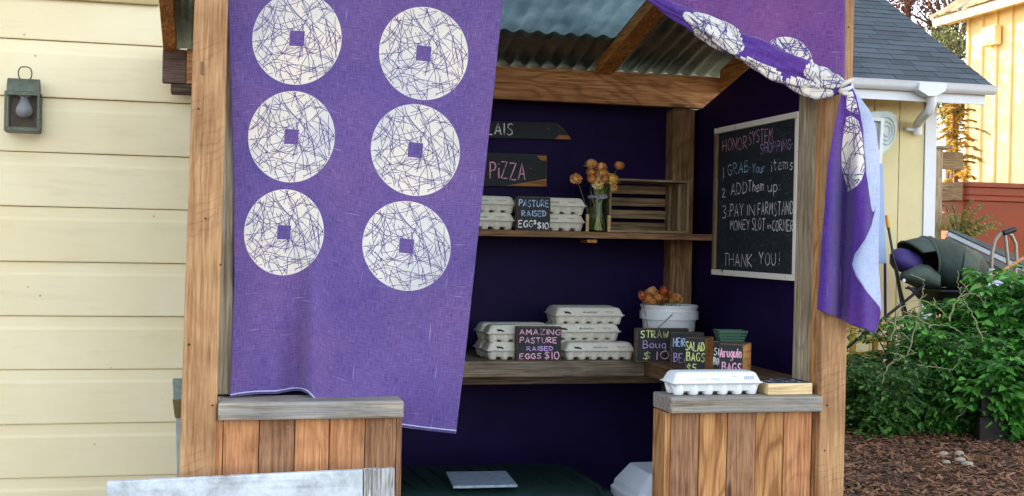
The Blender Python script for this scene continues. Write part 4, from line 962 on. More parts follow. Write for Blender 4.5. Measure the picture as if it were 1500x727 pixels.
# crackled disc showing above the roll
CR2 = crackle(5, 60)
def diskpx(name, inside, cx, cy, rx, ry, Yfn, off_, parent, cr, lw=.0028, poly=None, step=2.0):
    """white print bounded by a picture-space outline on the cloth surface Yfn"""
    m = MB(); uv = []
    n = len(poly); c = (sum(p[0] for p in poly)/n, sum(p[1] for p in poly)/n)
    dense = []
    for i in range(n):
        a, b = poly[i], poly[(i+1) % n]
        for k in range(6): dense.append((a[0]+(b[0]-a[0])*k/6, a[1]+(b[1]-a[1])*k/6))
    N_ = len(dense); NRR = 12
    for j in range(NRR+1):
        for p in dense:
            x = c[0]+(p[0]-c[0])*(.02+.98*j/NRR); y = c[1]+(p[1]-c[1])*(.02+.98*j/NRR); m.v.append(at(x, y, Yfn(x, y)-off_)); uv.append((x/450, -y/450))
    for j in range(NRR):
        for i in range(N_): m.f.append((j*N_+i, (j+1)*N_+i, (j+1)*N_+(i+1) % N_, j*N_+(i+1) % N_)); m.mi.append(0)
    pc = obj(name, m, M_cwh, parent, smooth=180, uv=uv)
    def inp(x, y):
        k = False
        for i in range(n):
            (x1, y1), (x2, y2) = poly[i], poly[i-1]
            if (y1 > y) != (y2 > y) and x < (x2-x1)*(y-y1)/(y2-y1)+x1: k = not k
        return k
    m = MB()
    for st_ in cr:
        fine = []
        for (a, b), (c_, d) in zip(st_, st_[1:]):
            for k in range(4): fine.append((cx+rx*(a+(c_-a)*k/4), cy+ry*(b+(d-b)*k/4)))
        for seg in split(fine, inp): m.ribbon([at(x, y, Yfn(x, y)-off_-.0008) for x, y in seg], Vector((0, -1, 0)), lw)
    obj('crackle_print', m, M_cln, pc); return pc
arc_ = [(1150+42*math.cos(a), 100+46*math.sin(a)*1.0) for a in [math.pi+math.pi*i/24 for i in range(25)]]
diskpx('printed_disc', None, 1150, 100, 62, 62, Ypan, .0012, tied, CR2, poly=arc_+[(1185, 112), (1130, 92)])
# the roll as a draped tube with creases
nseg = 160; nth = 40
xs = [p[0] for p in RP]
def rollp(s_, th):
    x = 920+(1242-920)*s_; y = pw([(a, b) for a, b, c, d in RP], x); r = pw([(a, d) for a, b, c, d in RP], x)
    k = 1+.22*math.sin(th*3+s_*9)*min(1, r/12)+.10*math.sin(th*7-s_*22)+.05*math.sin(th*12+s_*40)
    rr_ = r*k; yy = y+math.cos(th)*rr_*.88; xx = x+.38*-math.cos(th)*rr_*.88
    Y = YT-.012-.0022*r*.45*math.sin(th)*k
    return xx, yy, Y
def rollpt(s_, th, off_=0):
    a = Vector(at(*rollp(s_, th)));
    if off_:
        c = Vector(at(*(lambda x: (x, pw([(a_, b_) for a_, b_, c_, d_ in RP], x)))(920+322*s_), YT-.012)); d = (a-c)
        if d.length > 1e-6: a = a+d.normalized()*off_
    return a
def white(s_, th):
    """th: 0 bottom edge, pi/2 front, pi top edge"""
    x = 920+322*s_; f = (1-math.cos(th))/2     # 0 bottom .. 1 top
    if math.sin(th) < -.35: return False
    xx = x
    e1 = ((xx-1045)/44)**2+((f-.55)/.62)**2 < 1
    e2 = ((xx-1118)/36)**2+((f-.02)/.36)**2 < 1
    e3 = ((xx-1205)/30)**2+((f-.70)/.40)**2 < 1 or ((xx-1190)/36)**2+((f-.02)/.35)**2 < 1 or (xx > 1212 and f > .62)
    return e1 or e2 or e3
m = MB(); uv = []
for i in range(nseg+1):
    for j in range(nth): m.v.append(rollpt(i/nseg, 2*math.pi*j/nth)); uv.append((i/nseg*.7, j/nth*.18))
for i in range(nseg):
    for j in range(nth):
        m.f.append((i*nth+j, i*nth+(j+1) % nth, (i+1)*nth+(j+1) % nth, (i+1)*nth+j)); th = 2*math.pi*(j+.5)/nth
        m.mi.append(1 if white((i+.5)/nseg, th if th < math.pi*1.5 else th-2*math.pi) else 0)
roll = obj('rolled_cloth', m, [M_rol, M_cwh], tied, smooth=180, uv=uv)
m = MB(); r_ = random.Random(9)
for k in range(330):
    s0 = r_.uniform(.3, 1); t0 = r_.uniform(-.3, 3.4); a = r_.uniform(0, math.pi); L = r_.uniform(.03, .09)
    pth = [(s0+math.cos(a)*L*(i/10-.5), t0+math.sin(a)*L*18*(i/10-.5)) for i in range(11)]
    for seg in split(pth, lambda s_, t: 0 < s_ < .985 and white(s_, t)):
        P = [rollpt(s_, t, .0012) for s_, t in seg]
        for a_, b_ in zip(P, P[1:]):
            pass
        c_ = Vector(at(920+322*seg[0][0], pw([(a1, b1) for a1, b1, c1, d1 in RP], 920+322*seg[0][0]), YT-.012))
        m.ribbon(P, lambda p, c_=c_: (p-c_).normalized() if (p-c_).length > .004 else Vector((0, -1, 0)), .0024)
obj('crackle_print', m, M_cln, roll)
# knot
kp = at(1241, 128, YT-.03)
m = MB()
for k in range(3):
    m.tube([kp+Vector((.017*math.cos(a*math.pi/7), .016*math.sin(a*math.pi/7)+.01, (-.012+.012*k)+.010*math.sin(a*math.pi/7+k))) for a in range(15)], .0075, 8, False)
obj('knot', m, M_cwh, tied, smooth=60)
# tail
tl_ = [(122, 1236), (140, 1232), (165, 1227), (200, 1220), (240, 1213), (300, 1208), (360, 1203), (420, 1199), (456, 1196.5), (500, 1195)]
tr_ = [(122, 1246), (140, 1254), (165, 1260), (200, 1266), (240, 1273), (275, 1283), (300, 1284), (330, 1277), (350, 1268), (372, 1252), (388, 1248), (405, 1254), (425, 1268), (450, 1289), (460, 1290.5), (475, 1287), (492, 1281)]
bt = [(1196, 452.5), (1205, 458), (1222, 464), (1245, 477), (1262, 482), (1281, 489.5)]
def Ytail(px, py):
    s_ = (px-1196)/(95); t = (py-122)/370
    w_ = smooth(0, .5, t)
    y = YT-.035-.01*math.sin(t*3)
    y += w_*(.060*math.exp(-((px-(1238-14*t+4))/9)**2) - .026*math.exp(-((px-(1219-12*t))/11)**2) - .030*math.exp(-((px-(1260+6*t))/12)**2))
    y += .004*math.sin(px*.35+py*.02)*(1-t)
    return y
m = MB(); uv = []; NTU, NTV = 60, 120
def tmap(u, v):
    xb = 1196.5+u*(1281-1196.5); yb_ = pw(bt, xb); y = 122+(yb_-122)*v; x = pw(tl_, y)+(pw(tr_, y)-pw(tl_, y))*u; return x, y
m.grid(lambda u, v: at(*tmap(u, v), Ytail(*tmap(u, v))), NTU, NTV)
for j in range(NTV+1):
    for i in range(NTU+1): x, y = tmap(i/NTU, j/NTV); uv.append((x/450, -y/450))
obj('tail_cloth', m, M_rol, tied, smooth=180, uv=uv, solid=.0012, off=1)
diskpx('printed_disc', None, 1249, 225, 45, 75, Ytail, .0012, tied, crackle(31, 50), poly=[(1237, 183), (1240, 172), (1248, 170), (1257, 177), (1262, 195), (1266, 225), (1266.5, 250), (1262, 264), (1255, 273), (1241.5, 281), (1239, 268), (1233, 245), (1232.5, 225), (1235, 200)])
diskpx('printed_disc', None, 1244, 150, 30, 30, Ytail, .0012, tied, crackle(32, 40), poly=[(1240, 133), (1248, 134), (1254, 148), (1258, 168), (1252, 166), (1240, 160)])
# pale reverse side behind the tail
pl2 = [(122, 1243), (140, 1250), (180, 1262), (240, 1268), (300, 1270), (372, 1249), (390, 1246), (452, 1285)]
pr2 = [(122, 1247), (140, 1258), (165, 1276), (191, 1284), (221, 1287), (260, 1289), (300, 1289), (350, 1287), (390, 1287), (430, 1290), (455, 1292)]
def Yrev(px, py): return Ytail(1262, 300)+.030+.010*math.sin(px*.12+py*.01)+.012*math.sin(py*.02)
m = MB(); uv = []
def rmap(u, v): y = 122+(457-122)*v; return pw(pl2, y)+(pw(pr2, y)-pw(pl2, y))*u, y
m.grid(lambda u, v: at(*rmap(u, v), Yrev(*rmap(u, v))), 20, 80)
for j in range(81):
    for i in range(21): x, y = rmap(i/20, j/80); uv.append((x/450, -y/450))
obj('reverse_cloth', m, M_rev, tied, smooth=180, uv=uv, solid=.0012, off=1)

# ================================================================== SHED BEHIND ON THE RIGHT
M_shw = plain('shed_cream_paint', '#cbbf92', .7, .06, 4, bump=.1)
M_trim = plain('white_trim_paint', '#cfd3d8', .5, .06, 8, bump=.05)
YSH = 11.2; YEV = 10.72
shed = thing('garden_shed', 'cream garden shed with dark shingle roof and white gutter right of the stand', 'shed', (5, YSH, 0))
xtr = at(1370, 250, YSH).x; xtl = at(1353, 250, YSH).x
zev = at(1350, 146, YEV).z
x = xtl-.003; k = 0
while x > 2.9:
    wpl = .285; obj('wall_panel', MB().box(x-wpl+.008, x, YSH, YSH+.02, 0, zev+.25), M_shw, shed, bevel=.003); x -= wpl; k += 1
obj('wall_backing', MB().box(2.7, xtl, YSH+.022, YSH+.05, 0, zev+.25), plain('groove_shadowed_paint', '#b0a57c', .8), shed)
obj('corner_trim', MB().box(xtl+.002, xtr, YSH-.015, YSH+.05, 0, zev+.2), M_trim, shed, bevel=.003)
obj('side_wall', MB().box(xtr-.04, xtr-.005, YSH+.052, 14.6, 0, zev+.2), M_shw, shed)
xe = at(1452, 135, YEV).x; xs0 = 2.6
za_, zb2 = at(1350, 149, YEV).z, at(1350, 131, YEV).z
obj('fascia', MB().box(xs0, at(1443, 145, YEV).x, YEV, YEV+.02, za_, zb2-.002), M_trim, shed, bevel=.003)
gz = at(1350, 134, YEV-.06).z; gz1 = at(1350, 120, YEV-.06).z; gh = gz1-gz
m = MB(); pr = [(YEV-.001, gz1), (YEV-.001, gz+.01), (YEV-.05, gz), (YEV-.085, gz+.02), (YEV-.10, gz+gh*.5), (YEV-.105, gz1-.018), (YEV-.115, gz1-.004), (YEV-.10, gz1)]
m.prism([(xs0, a, b) for a, b in pr], (xe-xs0, 0, 0)); obj('gutter', m, M_trim, shed, smooth=40)
Yd = YEV-.13
m = MB(); m.prism([at(1347, 121, Yd), at(1388, 123, Yd), at(1385, 134, Yd), at(1372, 141, Yd), at(1360, 141, Yd), at(1346, 132, Yd)], (0, .12, 0)); obj('gutter_outlet', m, M_trim, shed, bevel=.004)
m = MB()
pth = [at(1365, 138, Yd+.06), at(1365, 152, Yd+.07), at(1361, 163, Yd+.1), at(1349, 175, Yd+.3), at(1344, 182, YSH-.08), at(1344, 197, YSH-.06)]
m.tube(pth, [.045]*6, 10); obj('downspout', m, M_trim, shed, smooth=40)
obj('pipe_bracket', pquad((1328, 187), (1341, 188), (1341, 192), (1328, 191), YSH-.07, .05), M_trim, shed)
SP = .60; nrm = Vector((0, -SP, 1)).normalized(); z0r = at(1350, 119, YEV-.07).z; y0r = YEV-.07; YRG = 13.0
def rp(x, d, off_=0):
    q = Vector((0, 1, SP)).normalized(); return Vector((x, y0r, z0r))+q*d+nrm*off_
Lr = (YRG-y0r)/Vector((0, 1, SP)).normalized().y
m = MB(); m.prism([rp(xs0, 0, -.02), rp(xs0, Lr, -.02), rp(xs0, Lr, -.10), rp(xs0, .02, -.10)], (xe-.03-xs0, 0, 0))
zr = rp(0, Lr, -.02).z; m.prism([(xs0, YRG+.001, zr), (xs0, 15.2, zr-SP*(15.2-YRG)), (xs0, 15.2, zr-.08-SP*(15.2-YRG)), (xs0, YRG+.001, zr-.08)], (xe-.03-xs0, 0, 0))
rf = obj('roof', m, M_shing, shed)
obj('gable_wall', MB().prism([(xtr-.04, YSH+.06, zev+.1), (xtr-.04, 14.8, zev+.1), (xtr-.04, YRG, zr-.12)], (.03, 0, 0)), M_shw, shed)
m = MB(); ex = .135
rrs = random.Random(2); shp = {}
def shmesh(wd):
    key = round(wd, 2)
    if key not in shp:
        q = MB(); a = Vector((0, 1, SP)).normalized(); n_ = nrm
        def P(x, d, o_): v = a*d+n_*o_; return (x, v.y, v.z)
        q.v = [P(.003, 0, 0), P(key-.003, 0, 0), P(key-.003, ex+.03, 0), P(.003, ex+.03, 0), P(.003, 0, .010), P(key-.003, 0, .010), P(key-.003, ex+.03, .003), P(.003, ex+.03, .003)]
        q.f = [(0,3,2,1),(4,5,6,7),(0,1,5,4),(1,2,6,5),(2,3,7,6),(3,0,4,7)]; q.mi = [0]*6
        me = bpy.data.meshes.new('shingle'); me.from_pydata(q.v, [], q.f); me.materials.append(M_shing); shp[key] = me
    return shp[key]
nrow = int(Lr/ex)
for r in range(nrow+1):
    x = xe-.02
    while x > 6.05 - .0*r:
        wd = rrs.choice((.24, .30, .36)) if x < xe-.03 else (.15+.15*(r % 2))
        o = bpy.data.objects.new('shingle', shmesh(wd)); COL.objects.link(o); o.parent = rf
        o.location = rp(x-wd, r*ex, -.012+rrs.uniform(0, .004))-wloc(rf); x -= wd
m = MB()
for r in range(nrow+1):
    a, b = rp(2.6, r*ex, -.018), rp(6.05, r*ex, -.018); m.add([rp(2.6, r*ex, -.006), rp(6.0, r*ex, -.006), rp(6.0, r*ex+ex+.02, -.014), rp(2.6, r*ex+ex+.02, -.014), rp(2.6, r*ex, -.016), rp(6.0, r*ex, -.016)], [(0, 1, 2, 3), (4, 5, 1, 0)])
obj('shingle_rows', m, M_shing, rf, kind='stuff')

# tools on the shed wall
M_pbl = plain('pale_blue_plastic', '#8fa4c8', .5, .08, 12)
M_frost = plain('frosted_grey_plastic', '#aebab6', .35, .12, 9)
Yt2 = 10.9
tool = thing('hanging_tool', 'pale grey plastic tool with round ribbed head hung on the cream shed wall', 'garden tool', (at(1295, 200, Yt2).x, Yt2, at(1290, 460, Yt2).z))
m = MB(); pts = [(1276, 163), (1300, 162), (1313, 168), (1315, 185), (1311, 205), (1303, 218), (1294, 226), (1276, 226)]
m.prism([at(*p, Yt2+.05) for p in pts], (0, .03, 0)); obj('head_plate', m, M_frost, tool, bevel=.008)
for q in (8, 14, 20): 
    m = MB(); m.tube([at(1299+q*.62*math.cos(a*math.pi/12), 192+q*math.sin(a*math.pi/12), Yt2+.045) for a in range(25)], .008, 5, False); obj('moulded_ring', m, M_frost, tool, smooth=60)
for a, b, c, d in (((1277, 172), (1281, 172), (1281, 235), (1277, 235)), ((1291, 173), (1296, 173), (1292, 240), (1287, 240)), ((1281, 172), (1291, 173), (1291, 178), (1281, 177)), ((1281, 219), (1289, 220), (1289, 226), (1281, 225))):
    obj('frame_bar', pquad(a, b, c, d, Yt2, .03), M_trim, tool, bevel=.003)
obj('tool_sleeve', pquad((1281, 240), (1294, 240), (1299, 386), (1281, 386), Yt2-.03, .04), M_pbl, tool, bevel=.006)
m = MB(); m.tube([at(1296.5, 386, Yt2), at(1297, 463, Yt2)], .015, 8); obj('navy_handle', m, plain('navy_plastic', '#1c2450', .4), tool, smooth=50)
br = thing('broom_handle', 'dark tool handle with yellow grip leaning on the cream shed wall', 'tool handle', (at(1310, 440, 10.7).x, 10.7, 0))
P0, P1, P2 = at(1299, 316, 11.0), at(1301.5, 334, 10.97), at(1318, 430, 10.7)
m = MB(); m.tube([P1, down(P1, P2, .0)], .014, 8); obj('pole', m, plain('dark_pole_paint', '#22302c', .5), br, smooth=50)
m = MB(); m.tube([P0, P1], .021, 8); obj('grip', m, plain('yellow_grip', '#d0982a', .5), br, smooth=50)
# yellow stool
M_yel = plain('yellow_plastic', '#d9b243', .5, .1, 10)
YY = 9.75
st_ = thing('yellow_stool', 'small yellow plastic step stool between the post and the tomato vines', 'stool', (at(1275, 520, YY).x, YY, 0))
zt3 = at(1275, 473, YY).z; xa_, xb_ = at(1243, 490, YY).x, at(1305, 490, YY).x
m = MB(); m.rrect([((xb_-xa_)/2, .16, .03, zt3-.05), ((xb_-xa_)/2, .16, .03, zt3-.01), ((xb_-xa_)/2-.01, .15, .03, zt3)], 4); m.v = [(p[0]+(xa_+xb_)/2, p[1]+YY+.1, p[2]) for p in m.v]; obj('seat', m, M_yel, st_, smooth=40)
for a in (xa_, xb_-.05):
    for b in (YY-.05, YY+.2): obj('leg', MB().box(a, a+.05, b, b+.04, 0, zt3-.051), M_yel, st_, bevel=.006)
for z in (.25, .12): obj('rung', MB().box(xa_+.051, xb_-.051, YY-.04, YY-.02, zt3-z-.04, zt3-z), M_yel, st_, bevel=.004)

# ================================================================== STROLLER, BARROW, HAND TRUCK
M_can = plain('dark_green_canvas', '#26332f', .85, .3, 8, bump=.5)
M_canl = plain('faded_green_canvas', '#3d4a42', .85, .3, 8, bump=.5)
M_blk = plain('black_plastic', '#14161a', .5, .2, 20)
M_pur = plain('purple_cushion', '#2a1a5c', .7, .15, 12)
M_steel = plain('dull_steel_tube', '#8d857a', .45, .25, 30, metal=.6)
YQ = 9.7
strl = thing('stroller', 'dark green canvas stroller with open hood and purple cushion beside the shed', 'stroller', (at(1380, 440, YQ).x, YQ, 0))
def loft(secs, Y, dep, mat, name, parent, seg=18, open_=False, ph=0):
    m = MB()
    for (px, top, bot, tilt, dk, *sh_) in secs:
        for k in range(seg):
            t = 2*math.pi*k/seg; yy = (top+bot)/2-(bot-top)/2*math.cos(t); xx = px+tilt*math.cos(t)+(sh_[0] if sh_ else 0)*math.sin(t)
            cr = 1+.05*math.sin(5*t+px*.3)
            m.v.append(at(xx, (top+bot)/2+(yy-(top+bot)/2)*cr, Y-dk*dep*math.sin(t)))
    n = len(secs)
    for i in range(n-1):
        for k in range(seg): m.f.append((i*seg+k, i*seg+(k+1) % seg, (i+1)*seg+(k+1) % seg, (i+1)*seg+k)); m.mi.append(0)
    if not open_: m.f += [tuple(range(seg)), tuple((n-1)*seg+k for k in range(seg))]; m.mi += [0, 0]
    return obj(name, m, mat, parent, smooth=70)
loft([(1357, 347, 413, -4, .95, 19), (1364, 347, 417, -3, .98, 16), (1374, 349, 420, -2, 1, 10), (1386, 352, 422, 0, 1.02, 4), (1397, 355, 423, 3, .98, 0), (1404, 357, 422, 4, 1.03, 0), (1412, 362, 422, 4, .95, 0), (1426, 370, 423, 5, .9, 0), (1434, 376, 422, 5, .93, 0), (1440, 383, 420, 5, .8, 0), (1447, 394, 415, 3, .5, 0), (1449, 400, 409, 2, .1, 0)], YQ+.05, .27, M_can, 'canvas_body', strl, seg=28, open_=True)
loft([(1411, 361, 423, 4, 1.0, 0), (1418, 364, 424, 4, 1.02, 0), (1427, 369.5, 424, 5, .97, 0), (1434, 376, 423, 5, .9, 0)], YQ+.045, .275, M_canl, 'rear_panel', strl, open_=True)
def visor(u, v):
    t = math.pi*(.12+.76*u); c_ = -math.cos(t)*.95*.27
    return at(1357+19*math.cos(t)*.95-v*34*math.sin(t)**.5, 347+33*(1-math.sin(t))+(2+5*v)*v*math.sin(t), YQ+.05-.27*math.cos(t)*.95)
m = MB(); m.grid(visor, 24, 8); obj('visor', m, M_canl, strl, smooth=80, solid=.006)
m = MB(); m.tube([visor(i/24, 1) for i in range(25)], .010, 6); obj('hood_brim', m, M_can, strl, smooth=60)
m = MB(); m.tube([at(1357+19*math.sin(t)-4*math.cos(t), 380-33*math.cos(t), YQ+.05-.96*.27*math.sin(t)) for t in [2*math.pi*k/28 for k in range(29)]], .011, 6, False); obj('hood_rim', m, M_canl, strl, smooth=60)
loft([(1303, 374, 386, 0, .3), (1308, 366, 394, 0, .7), (1318, 363, 398, 0, .9), (1332, 365, 402, 0, .9), (1344, 372, 404, 0, .7), (1352, 382, 402, 0, .3)], YQ, .2, M_pur, 'cushion', strl)
loft([(1318, 402, 410, 0, .3), (1324, 396, 414, 0, .8), (1340, 386, 421, 0, .95), (1360, 388, 424, 0, .95), (1378, 400, 424, 0, .8)], YQ-.03, .24, M_canl, 'seat_flap', strl)
m = MB()
for dy in (-.2, .25):
    P = [at(1306, 372, YQ+dy), at(1314, 398, YQ+dy), at(1319, 425, YQ+dy), at(1330, 470, YQ+dy)]; P.append(down(P[-2], P[-1], .15)); m.tube(P, .013, 6)
    P = [at(1365, 405, YQ+dy), at(1340, 430, YQ+dy), at(1315, 450, YQ+dy)]; P.append(down(P[-2], P[-1], .2)); m.tube(P, .013, 6)
    P = [at(1330, 420, YQ+dy), at(1380, 460, YQ+dy)]; P.append(down(P[-2], P[-1], .2)); m.tube(P, .013, 6)
obj('frame', m, M_blk, strl, smooth=60)
for px_, dy in ((1325, -.22), (1325, .3), (1400, 0)):
    c = at(px_, 470, YQ+dy); w_ = MB(); w_.tube([(c.x+.16*math.cos(a*math.pi/12), c.y, .16+.16*math.sin(a*math.pi/12)) for a in range(25)], .02, 8, False); obj('wheel', w_, M_blk, strl, smooth=60)
m = MB(); m.lathe([(.015, 0), (.015, .006)], (0, 0, 0), 12); c = at(1324, 411, YQ-.26); m.v = [(c.x+p[0], c.y-p[2], c.z+p[1]) for p in m.v]; obj('white_snap', m, M_trim, strl)
# wheelbarrow tub with bag
wbr = thing('wheelbarrow', 'black wheelbarrow tub behind the tomato vines with white sacking inside', 'wheelbarrow', (at(1420, 440, YQ).x, YQ-.1, 0))
za1, zb1 = at(1400, 424, YQ-.3).z, at(1400, 462, YQ-.3).z
xa1, xb1 = at(1352, 430, YQ-.2).x, at(1488, 430, YQ-.2).x; cxx, hxx = (xa1+xb1)/2, (xb1-xa1)/2
m = MB(); m.rrect([(hxx*.6, .16, .06, zb1), (hxx*.93, .27, .08, za1-.02), (hxx, .30, .09, za1-.018), (hxx, .30, .09, za1), (hxx*.92, .26, .08, za1-.005), (hxx*.6, .15, .06, zb1+.02)], 5); m.v = [(p[0]+cxx, p[1]+YQ-.15, p[2]) for p in m.v]; obj('tub', m, M_blk, wbr, smooth=40)
for a in (-.2, .2): m = MB(); m.tube([(cxx-.5, YQ-.15+a, .25), (cxx, YQ-.15+a, zb1-.02), (cxx+.75, YQ-.15+a, zb1+.12)], .02, 6); obj('handle', m, W_block, wbr, smooth=60)
for a in (-.2, .2): m = MB(); m.tube([(cxx+.15, YQ-.15+a, zb1-.02), (cxx+.25, YQ-.15+a, 0)], .015, 6); obj('leg', m, M_steel, wbr, smooth=60)
m = MB(); m.tube([(cxx-.55+.19*math.cos(a*math.pi/12), YQ-.15, .2+.18*math.sin(a*math.pi/12)) for a in range(25)], .035, 8, False); obj('wheel', m, M_blk, wbr, smooth=60)
m = MB(); m.prism([at(1438, 424, YQ-.1), at(1452, 398, YQ-.1), at(1458, 393, YQ-.1), at(1470, 408, YQ-.1), at(1482, 424, YQ-.1)], (0, .18, 0)); tag(obj('white_sack', m, plain('white_sack_fabric', '#c6ced8', .8, .08, 20), bevel=.015), 'white sacking heaped in the black wheelbarrow tub', 'sack')
m = MB(); P0, P1 = at(1426, 422, YQ-.35), at(1512, 371, YQ-.1); m.tube([P0, (P0+P1)/2, P1], [.022, .016, .016], 8); tag(obj('shovel_shaft', m, W_block, smooth=50), 'brown wooden tool handle slanting up out of the wheelbarrow', 'tool handle')
ht = thing('hand_truck', 'bent steel tube hand truck frame with black grip behind the wheelbarrow', 'hand truck', (at(1472, 430, YQ+.2).x, YQ+.2, 0))
for pth in ([(1452, 420), (1453, 372), (1458, 352), (1466, 342), (1474, 341)], [(1474, 341), (1482, 345), (1488, 358), (1489, 380), (1486, 424)]):
    P = [at(a, b, YQ+.2) for a, b in pth]; 
    m = MB(); e = P[0] if pth[0][0] == 1452 else P[-1]
    P = ([Vector((e.x, e.y, .1))]+P) if pth[0][0] == 1452 else (P+[Vector((e.x, e.y, .1))]); m.tube(P, .016, 8); obj('frame_tube', m, M_steel, ht, smooth=60)
P = [at(1472, 342, YQ+.21), at(1476, 380, YQ+.2), at(1480, 424, YQ+.2)]; P.append(Vector((P[-1].x, P[-1].y, .1))); m = MB(); m.tube(P, .018, 8); obj('frame_tube', m, M_steel, ht, smooth=60)
m = MB(); m.tube([at(1470, 341.5, YQ+.18), at(1480, 338, YQ+.18), at(1487, 336, YQ+.18)], [.026, .028, .024], 8); obj('grip', m, M_blk, ht, smooth=60)
obj('toe_plate', MB().box(P[0].x-.2, P[0].x+.2, YQ, YQ+.2, .01, .02), M_steel, ht)
for q in (.18, .28):
    m = MB(); a_, b_ = at(1455, 400, YQ+.2), at(1486, 400, YQ+.2); m.tube([(a_.x, YQ+.2, q), (b_.x, YQ+.2, q)], .012, 6); obj('cross_bar', m, M_steel, ht, smooth=60)
# slanting grey boards leaning behind
M_gb = plain('grey_board_paint', '#4f575c', .7, .25, 9)
lb = thing('slanted_boards', 'grey slatted boards sloping down behind the canvas stroller', 'boards', (at(1440, 380, 10.3).x, 10.3, 0))
for q, (a, b, c, d, mt) in enumerate((((1390, 338), (1398, 337), (1508, 382), (1508, 393), M_gb), ((1387, 345), (1391, 340), (1508, 394.5), (1508, 402), plain('pale_board_edge', '#9aa6ae', .6)), ((1386, 352), (1388, 347), (1508, 404), (1508, 416), M_gb), ((1384, 362), (1387, 354), (1508, 418), (1508, 470), M_blk))):
    obj('slat', pquad(a, b, c, d, 10.3+.01*q, .03), mt, lb, bevel=.003)
for px_ in (1400, 1495): 
    a = at(px_, 400, 10.36); obj('support_leg', MB().box(a.x, a.x+.05, 10.37, 10.42, 0, a.z), M_blk, lb)

# ================================================================== FAR HOUSE, FENCE, POST
M_far = plain('pale_yellow_house_paint', '#e4d096', .7, .05, 3, bump=.05)
XF = 13.0; yf1 = 19.35
far = thing('yellow_house', 'sunlit pale yellow house with vertical battens at the far right', 'house', (XF, 16, 0))
zea = at(1372, 34, 19.8).z-.02
obj('wall', MB().box(XF, XF+6, 8, yf1, 0, zea+.35), M_far, far)
y = yf1-.02; k = 0
while y > 9: obj('batten', MB().box(XF-.045, XF-.0015, y-.055, y, 0, zea+.1), M_far, far, bevel=.003); y -= .405; k += 1
obj('utility_box', MB().box(XF-.16, XF-.03, 18.35, 18.72, at(1445, 66, 18.5).z, at(1445, 38, 18.5).z), M_far, far, bevel=.01)
xef = at(1366, 34, 19.9).x
obj('fascia', MB().box(xef, xef+.03, 8, 19.9, zea-.04, zea+.12), plain('far_eave_paint', '#d9c9a0', .6), far, bevel=.004)
obj('soffit', MB().box(xef+.031, XF-.03, 8, 19.9, zea+.02, zea+.04), M_far, far)
M_shb = shingmat('brown_grey_shingle', '#6a5a48', '#94826a')
m = MB(); m.prism([(xef-.04, 8, zea+.125), (XF+3, 8, zea+.125+(XF+3-xef)*.62), (XF+3, 8, zea+.20+(XF+3-xef)*.62), (xef-.04, 8, zea+.155)], (0, 11.95, 0)); 
frf = obj('roof', m, M_shb, far)
m = MB()
for r in range(26):
    a = r*.135; q = 1/math.sqrt(1+.62**2); X0 = xef-.045+a*q; Z0 = zea+.158+(X0-xef)*.62*.985+.0
    m.add([(X0, 8.01, Z0+.022+a*.01), (X0, 19.94, Z0+.022+a*.01), (X0+.15*q, 19.94, Z0+.15*q*.62+.005+a*.01), (X0+.15*q, 8.01, Z0+.15*q*.62+.005+a*.01), (X0, 8.01, Z0-.01), (X0, 19.94, Z0-.01)], [(0, 1, 2, 3)[::-1], (4, 5, 1, 0)[::-1]])
obj('shingle_rows', m, M_shb, frf, kind='stuff')
M_fen = plain('red_brown_container_paint', '#7a3016', .6, .12, 3, bump=.1)
YFN = 12.6; fx0_, fx1_ = at(1414, 300, YFN).x, 12.2
ztf = at(1450, 269, YFN).z; zc = at(1450, 289, YFN).z
fen = thing('storage_container', 'large red-brown container with a double rim below the sunlit yellow house', 'container', ((fx0_+fx1_)/2, YFN, 0))
cxf, hxf = (fx0_+fx1_)/2, (fx1_-fx0_)/2
def frr(name, rings, **k): m = MB(); m.rrect(rings, 6); m.v = [(p[0]+cxf, p[1]+YFN+.45, p[2]) for p in m.v]; obj(name, m, M_fen, fen, smooth=35, **k)
frr('upper_rim', [(hxf, .45, .07, zc+.02), (hxf, .45, .07, ztf-.05), (hxf+.03, .48, .08, ztf-.045), (hxf+.03, .48, .08, ztf), (hxf+.01, .46, .08, ztf+.012)], bevel=.006)
frr('lower_rim', [(hxf-.01, .44, .07, zc-.05), (hxf+.015, .465, .07, zc-.045), (hxf+.015, .465, .07, zc+.002), (hxf-.005, .445, .07, zc+.018)], bevel=.006)
frr('container_body', [(hxf-.14, .34, .06, .02), (hxf-.02, .435, .07, zc-.051)])
YPK = 11.75
pk = thing('grey_fence_panel', 'weathered grey slat fence panel end beside the shed corner', 'fence', (at(1378, 300, YPK).x, YPK, 0))
zpk = at(1378, 218, YPK).z; xa, xb = at(1369, 300, YPK).x, at(1380, 300, YPK).x
obj('panel_post', MB().box(xa, xb, YPK, YPK+.09, 0, zpk), W_grey, pk, bevel=.004)
obj('post_cap', MB().box(xa-.03, xb+.09, YPK-.04, YPK+.12, zpk+.001, zpk+.03), W_grey, pk, bevel=.004)
for k in range(5): obj('slat', MB().box(xb+.004, xb+.26, YPK+.02, YPK+.045, zpk-.22-.33*k, zpk-.03-.33*k), W_crate, pk, bevel=.003)

